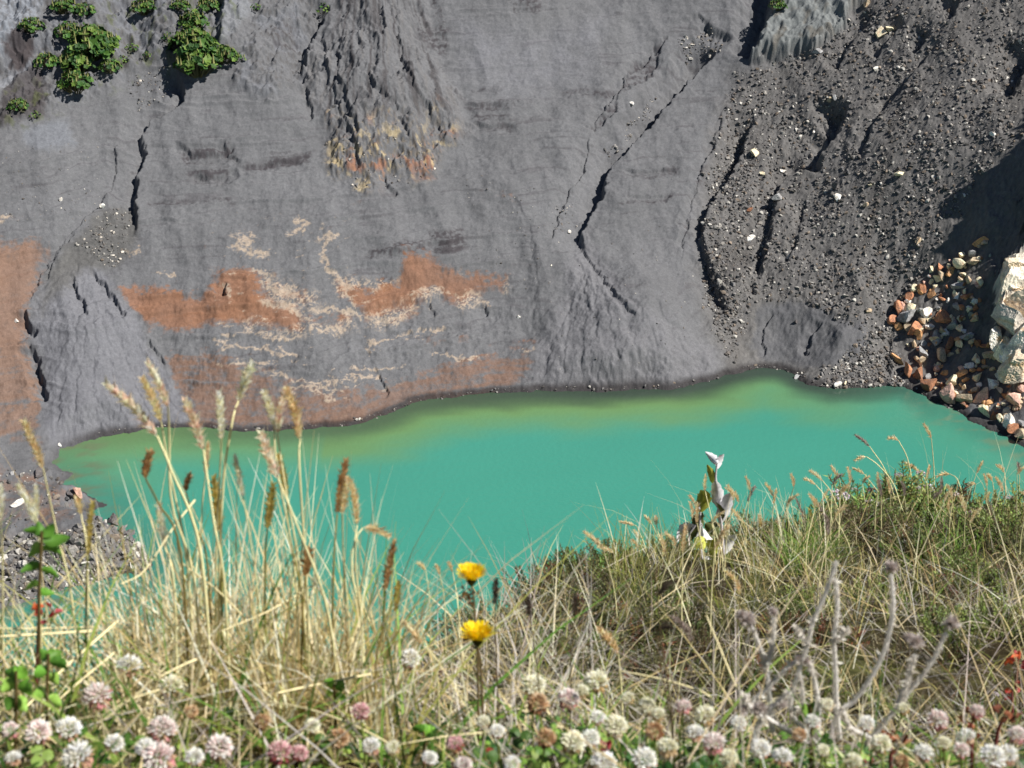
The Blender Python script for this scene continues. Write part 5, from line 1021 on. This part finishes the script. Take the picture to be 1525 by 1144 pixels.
weed('leafy_weed', 1207, 1.3, [(1207,1050),(1208,1085)], [((1207,1078),(1198,1046),11),((1207,1078),(1212,1044),11),((1208,1080),(1220,1058),10),((1207,1082),(1190,1066),10)], LG, 'bright green sprig at the foot of the pale dried plants', 'green weeds among the right clovers')
weed('leafy_weed', 630, 1.3, [(630,1088),(632,1115)], [((630,1092),(616,1082),18),((630,1092),(648,1084),18),((632,1100),(652,1104),16),((630,1102),(612,1110),16)], LG, 'small green weed in the middle of the bottom edge', 'green weeds among the right clovers')
weed('leafy_weed', 497, 1.36, [(497,1020),(500,1060)], [((497,1024),(482,1014),16),((497,1024),(514,1018),16),((498,1034),(484,1042),14),((498,1036),(516,1044),14)], LG, 'small green weed at the foot of the left tuft', 'green weeds among the right clovers')
RD = [(206,66,60),(176,50,56),(222,104,60),(190,80,90)]
for foot, y, c, n, s, lab in [(52,1.33,(62,908),10,13,'red-leaved plant above the green weeds at the left edge'),(900,2.6,(900,948),10,13,'coral red plant in the dark shrubs of the middle'),(985,2.3,(986,994),6,9,'small red plant below the coral one'),(1512,2.0,(1516,978),9,13,'red-leaved plant at the right edge of the photo'),
  (1508,1.8,(1507,1025),5,10,'small orange red plant below the red one at the right edge'),(1325,1.25,(1328,1100),10,16,'reddish brown weed between the clovers right of the dried plants'),(1448,1.3,(1446,1072),10,14,'reddish brown weed above the white clovers at the lower right'),(962,3.3,(962,898),5,9,'dark red sprig in front of the dry grass clump'),(940,1.2,(892,1122),8,14,'dark red leaves between the bottom clovers in the middle'),(1470,1.25,(1500,1065),8,13,'orange brown weed near the lower right corner')]:
    L_ = []
    for k in range(n):
        a = -math.pi*.5+(k/(n-1)-.5)*3.6; q = (c[0]+fr.normal()*s*.6, c[1]+fr.normal()*s*.6+4); L_.append((q, (q[0]+math.cos(a)*s, q[1]+math.sin(a)*s), s*.55))
    weed('red_leaved_plant', foot, y, [(c[0],c[1]+4),((c[0]+foot)/2,c[1]+30)], L_, RD if 'brown' not in lab else [(150,92,66),(170,100,70),(120,70,54),(186,120,84)], lab, 'red-leaved plants on the bank', (120,60,56))
for i, (px, py, w, y, lab) in enumerate([(619,1005,12,1.75,'tiny white flower left of two near the gap'),(643,1007,13,1.75,'tiny white flower right of its twin near the gap'),(864,970,11,2.5,'tiny white flower in the middle shrubs'),(1483,1034,10,1.9,'tiny white flower in the green shrub at the lower right')]):
    c = at(px, py, y); g = gp(px, y); g[2] = min(g[2], c[2]-.02); o = empty('small_white_flower', g, lab, 'flower', 'tiny white flowers on the bank'); R = w*.5*px_size(px, py, y)
    h = link('flower_head', CLU[0], o); h.location = tuple(c-g); h.scale = (R,)*3; mb = MB(); V, F = tube(smooth_path([np.zeros(3), c-g], 4), .0012, .0008, 5); mb.add(V, F, lin(120,120,70)); link('stem', mb.mesh('stem', M_stem), o)
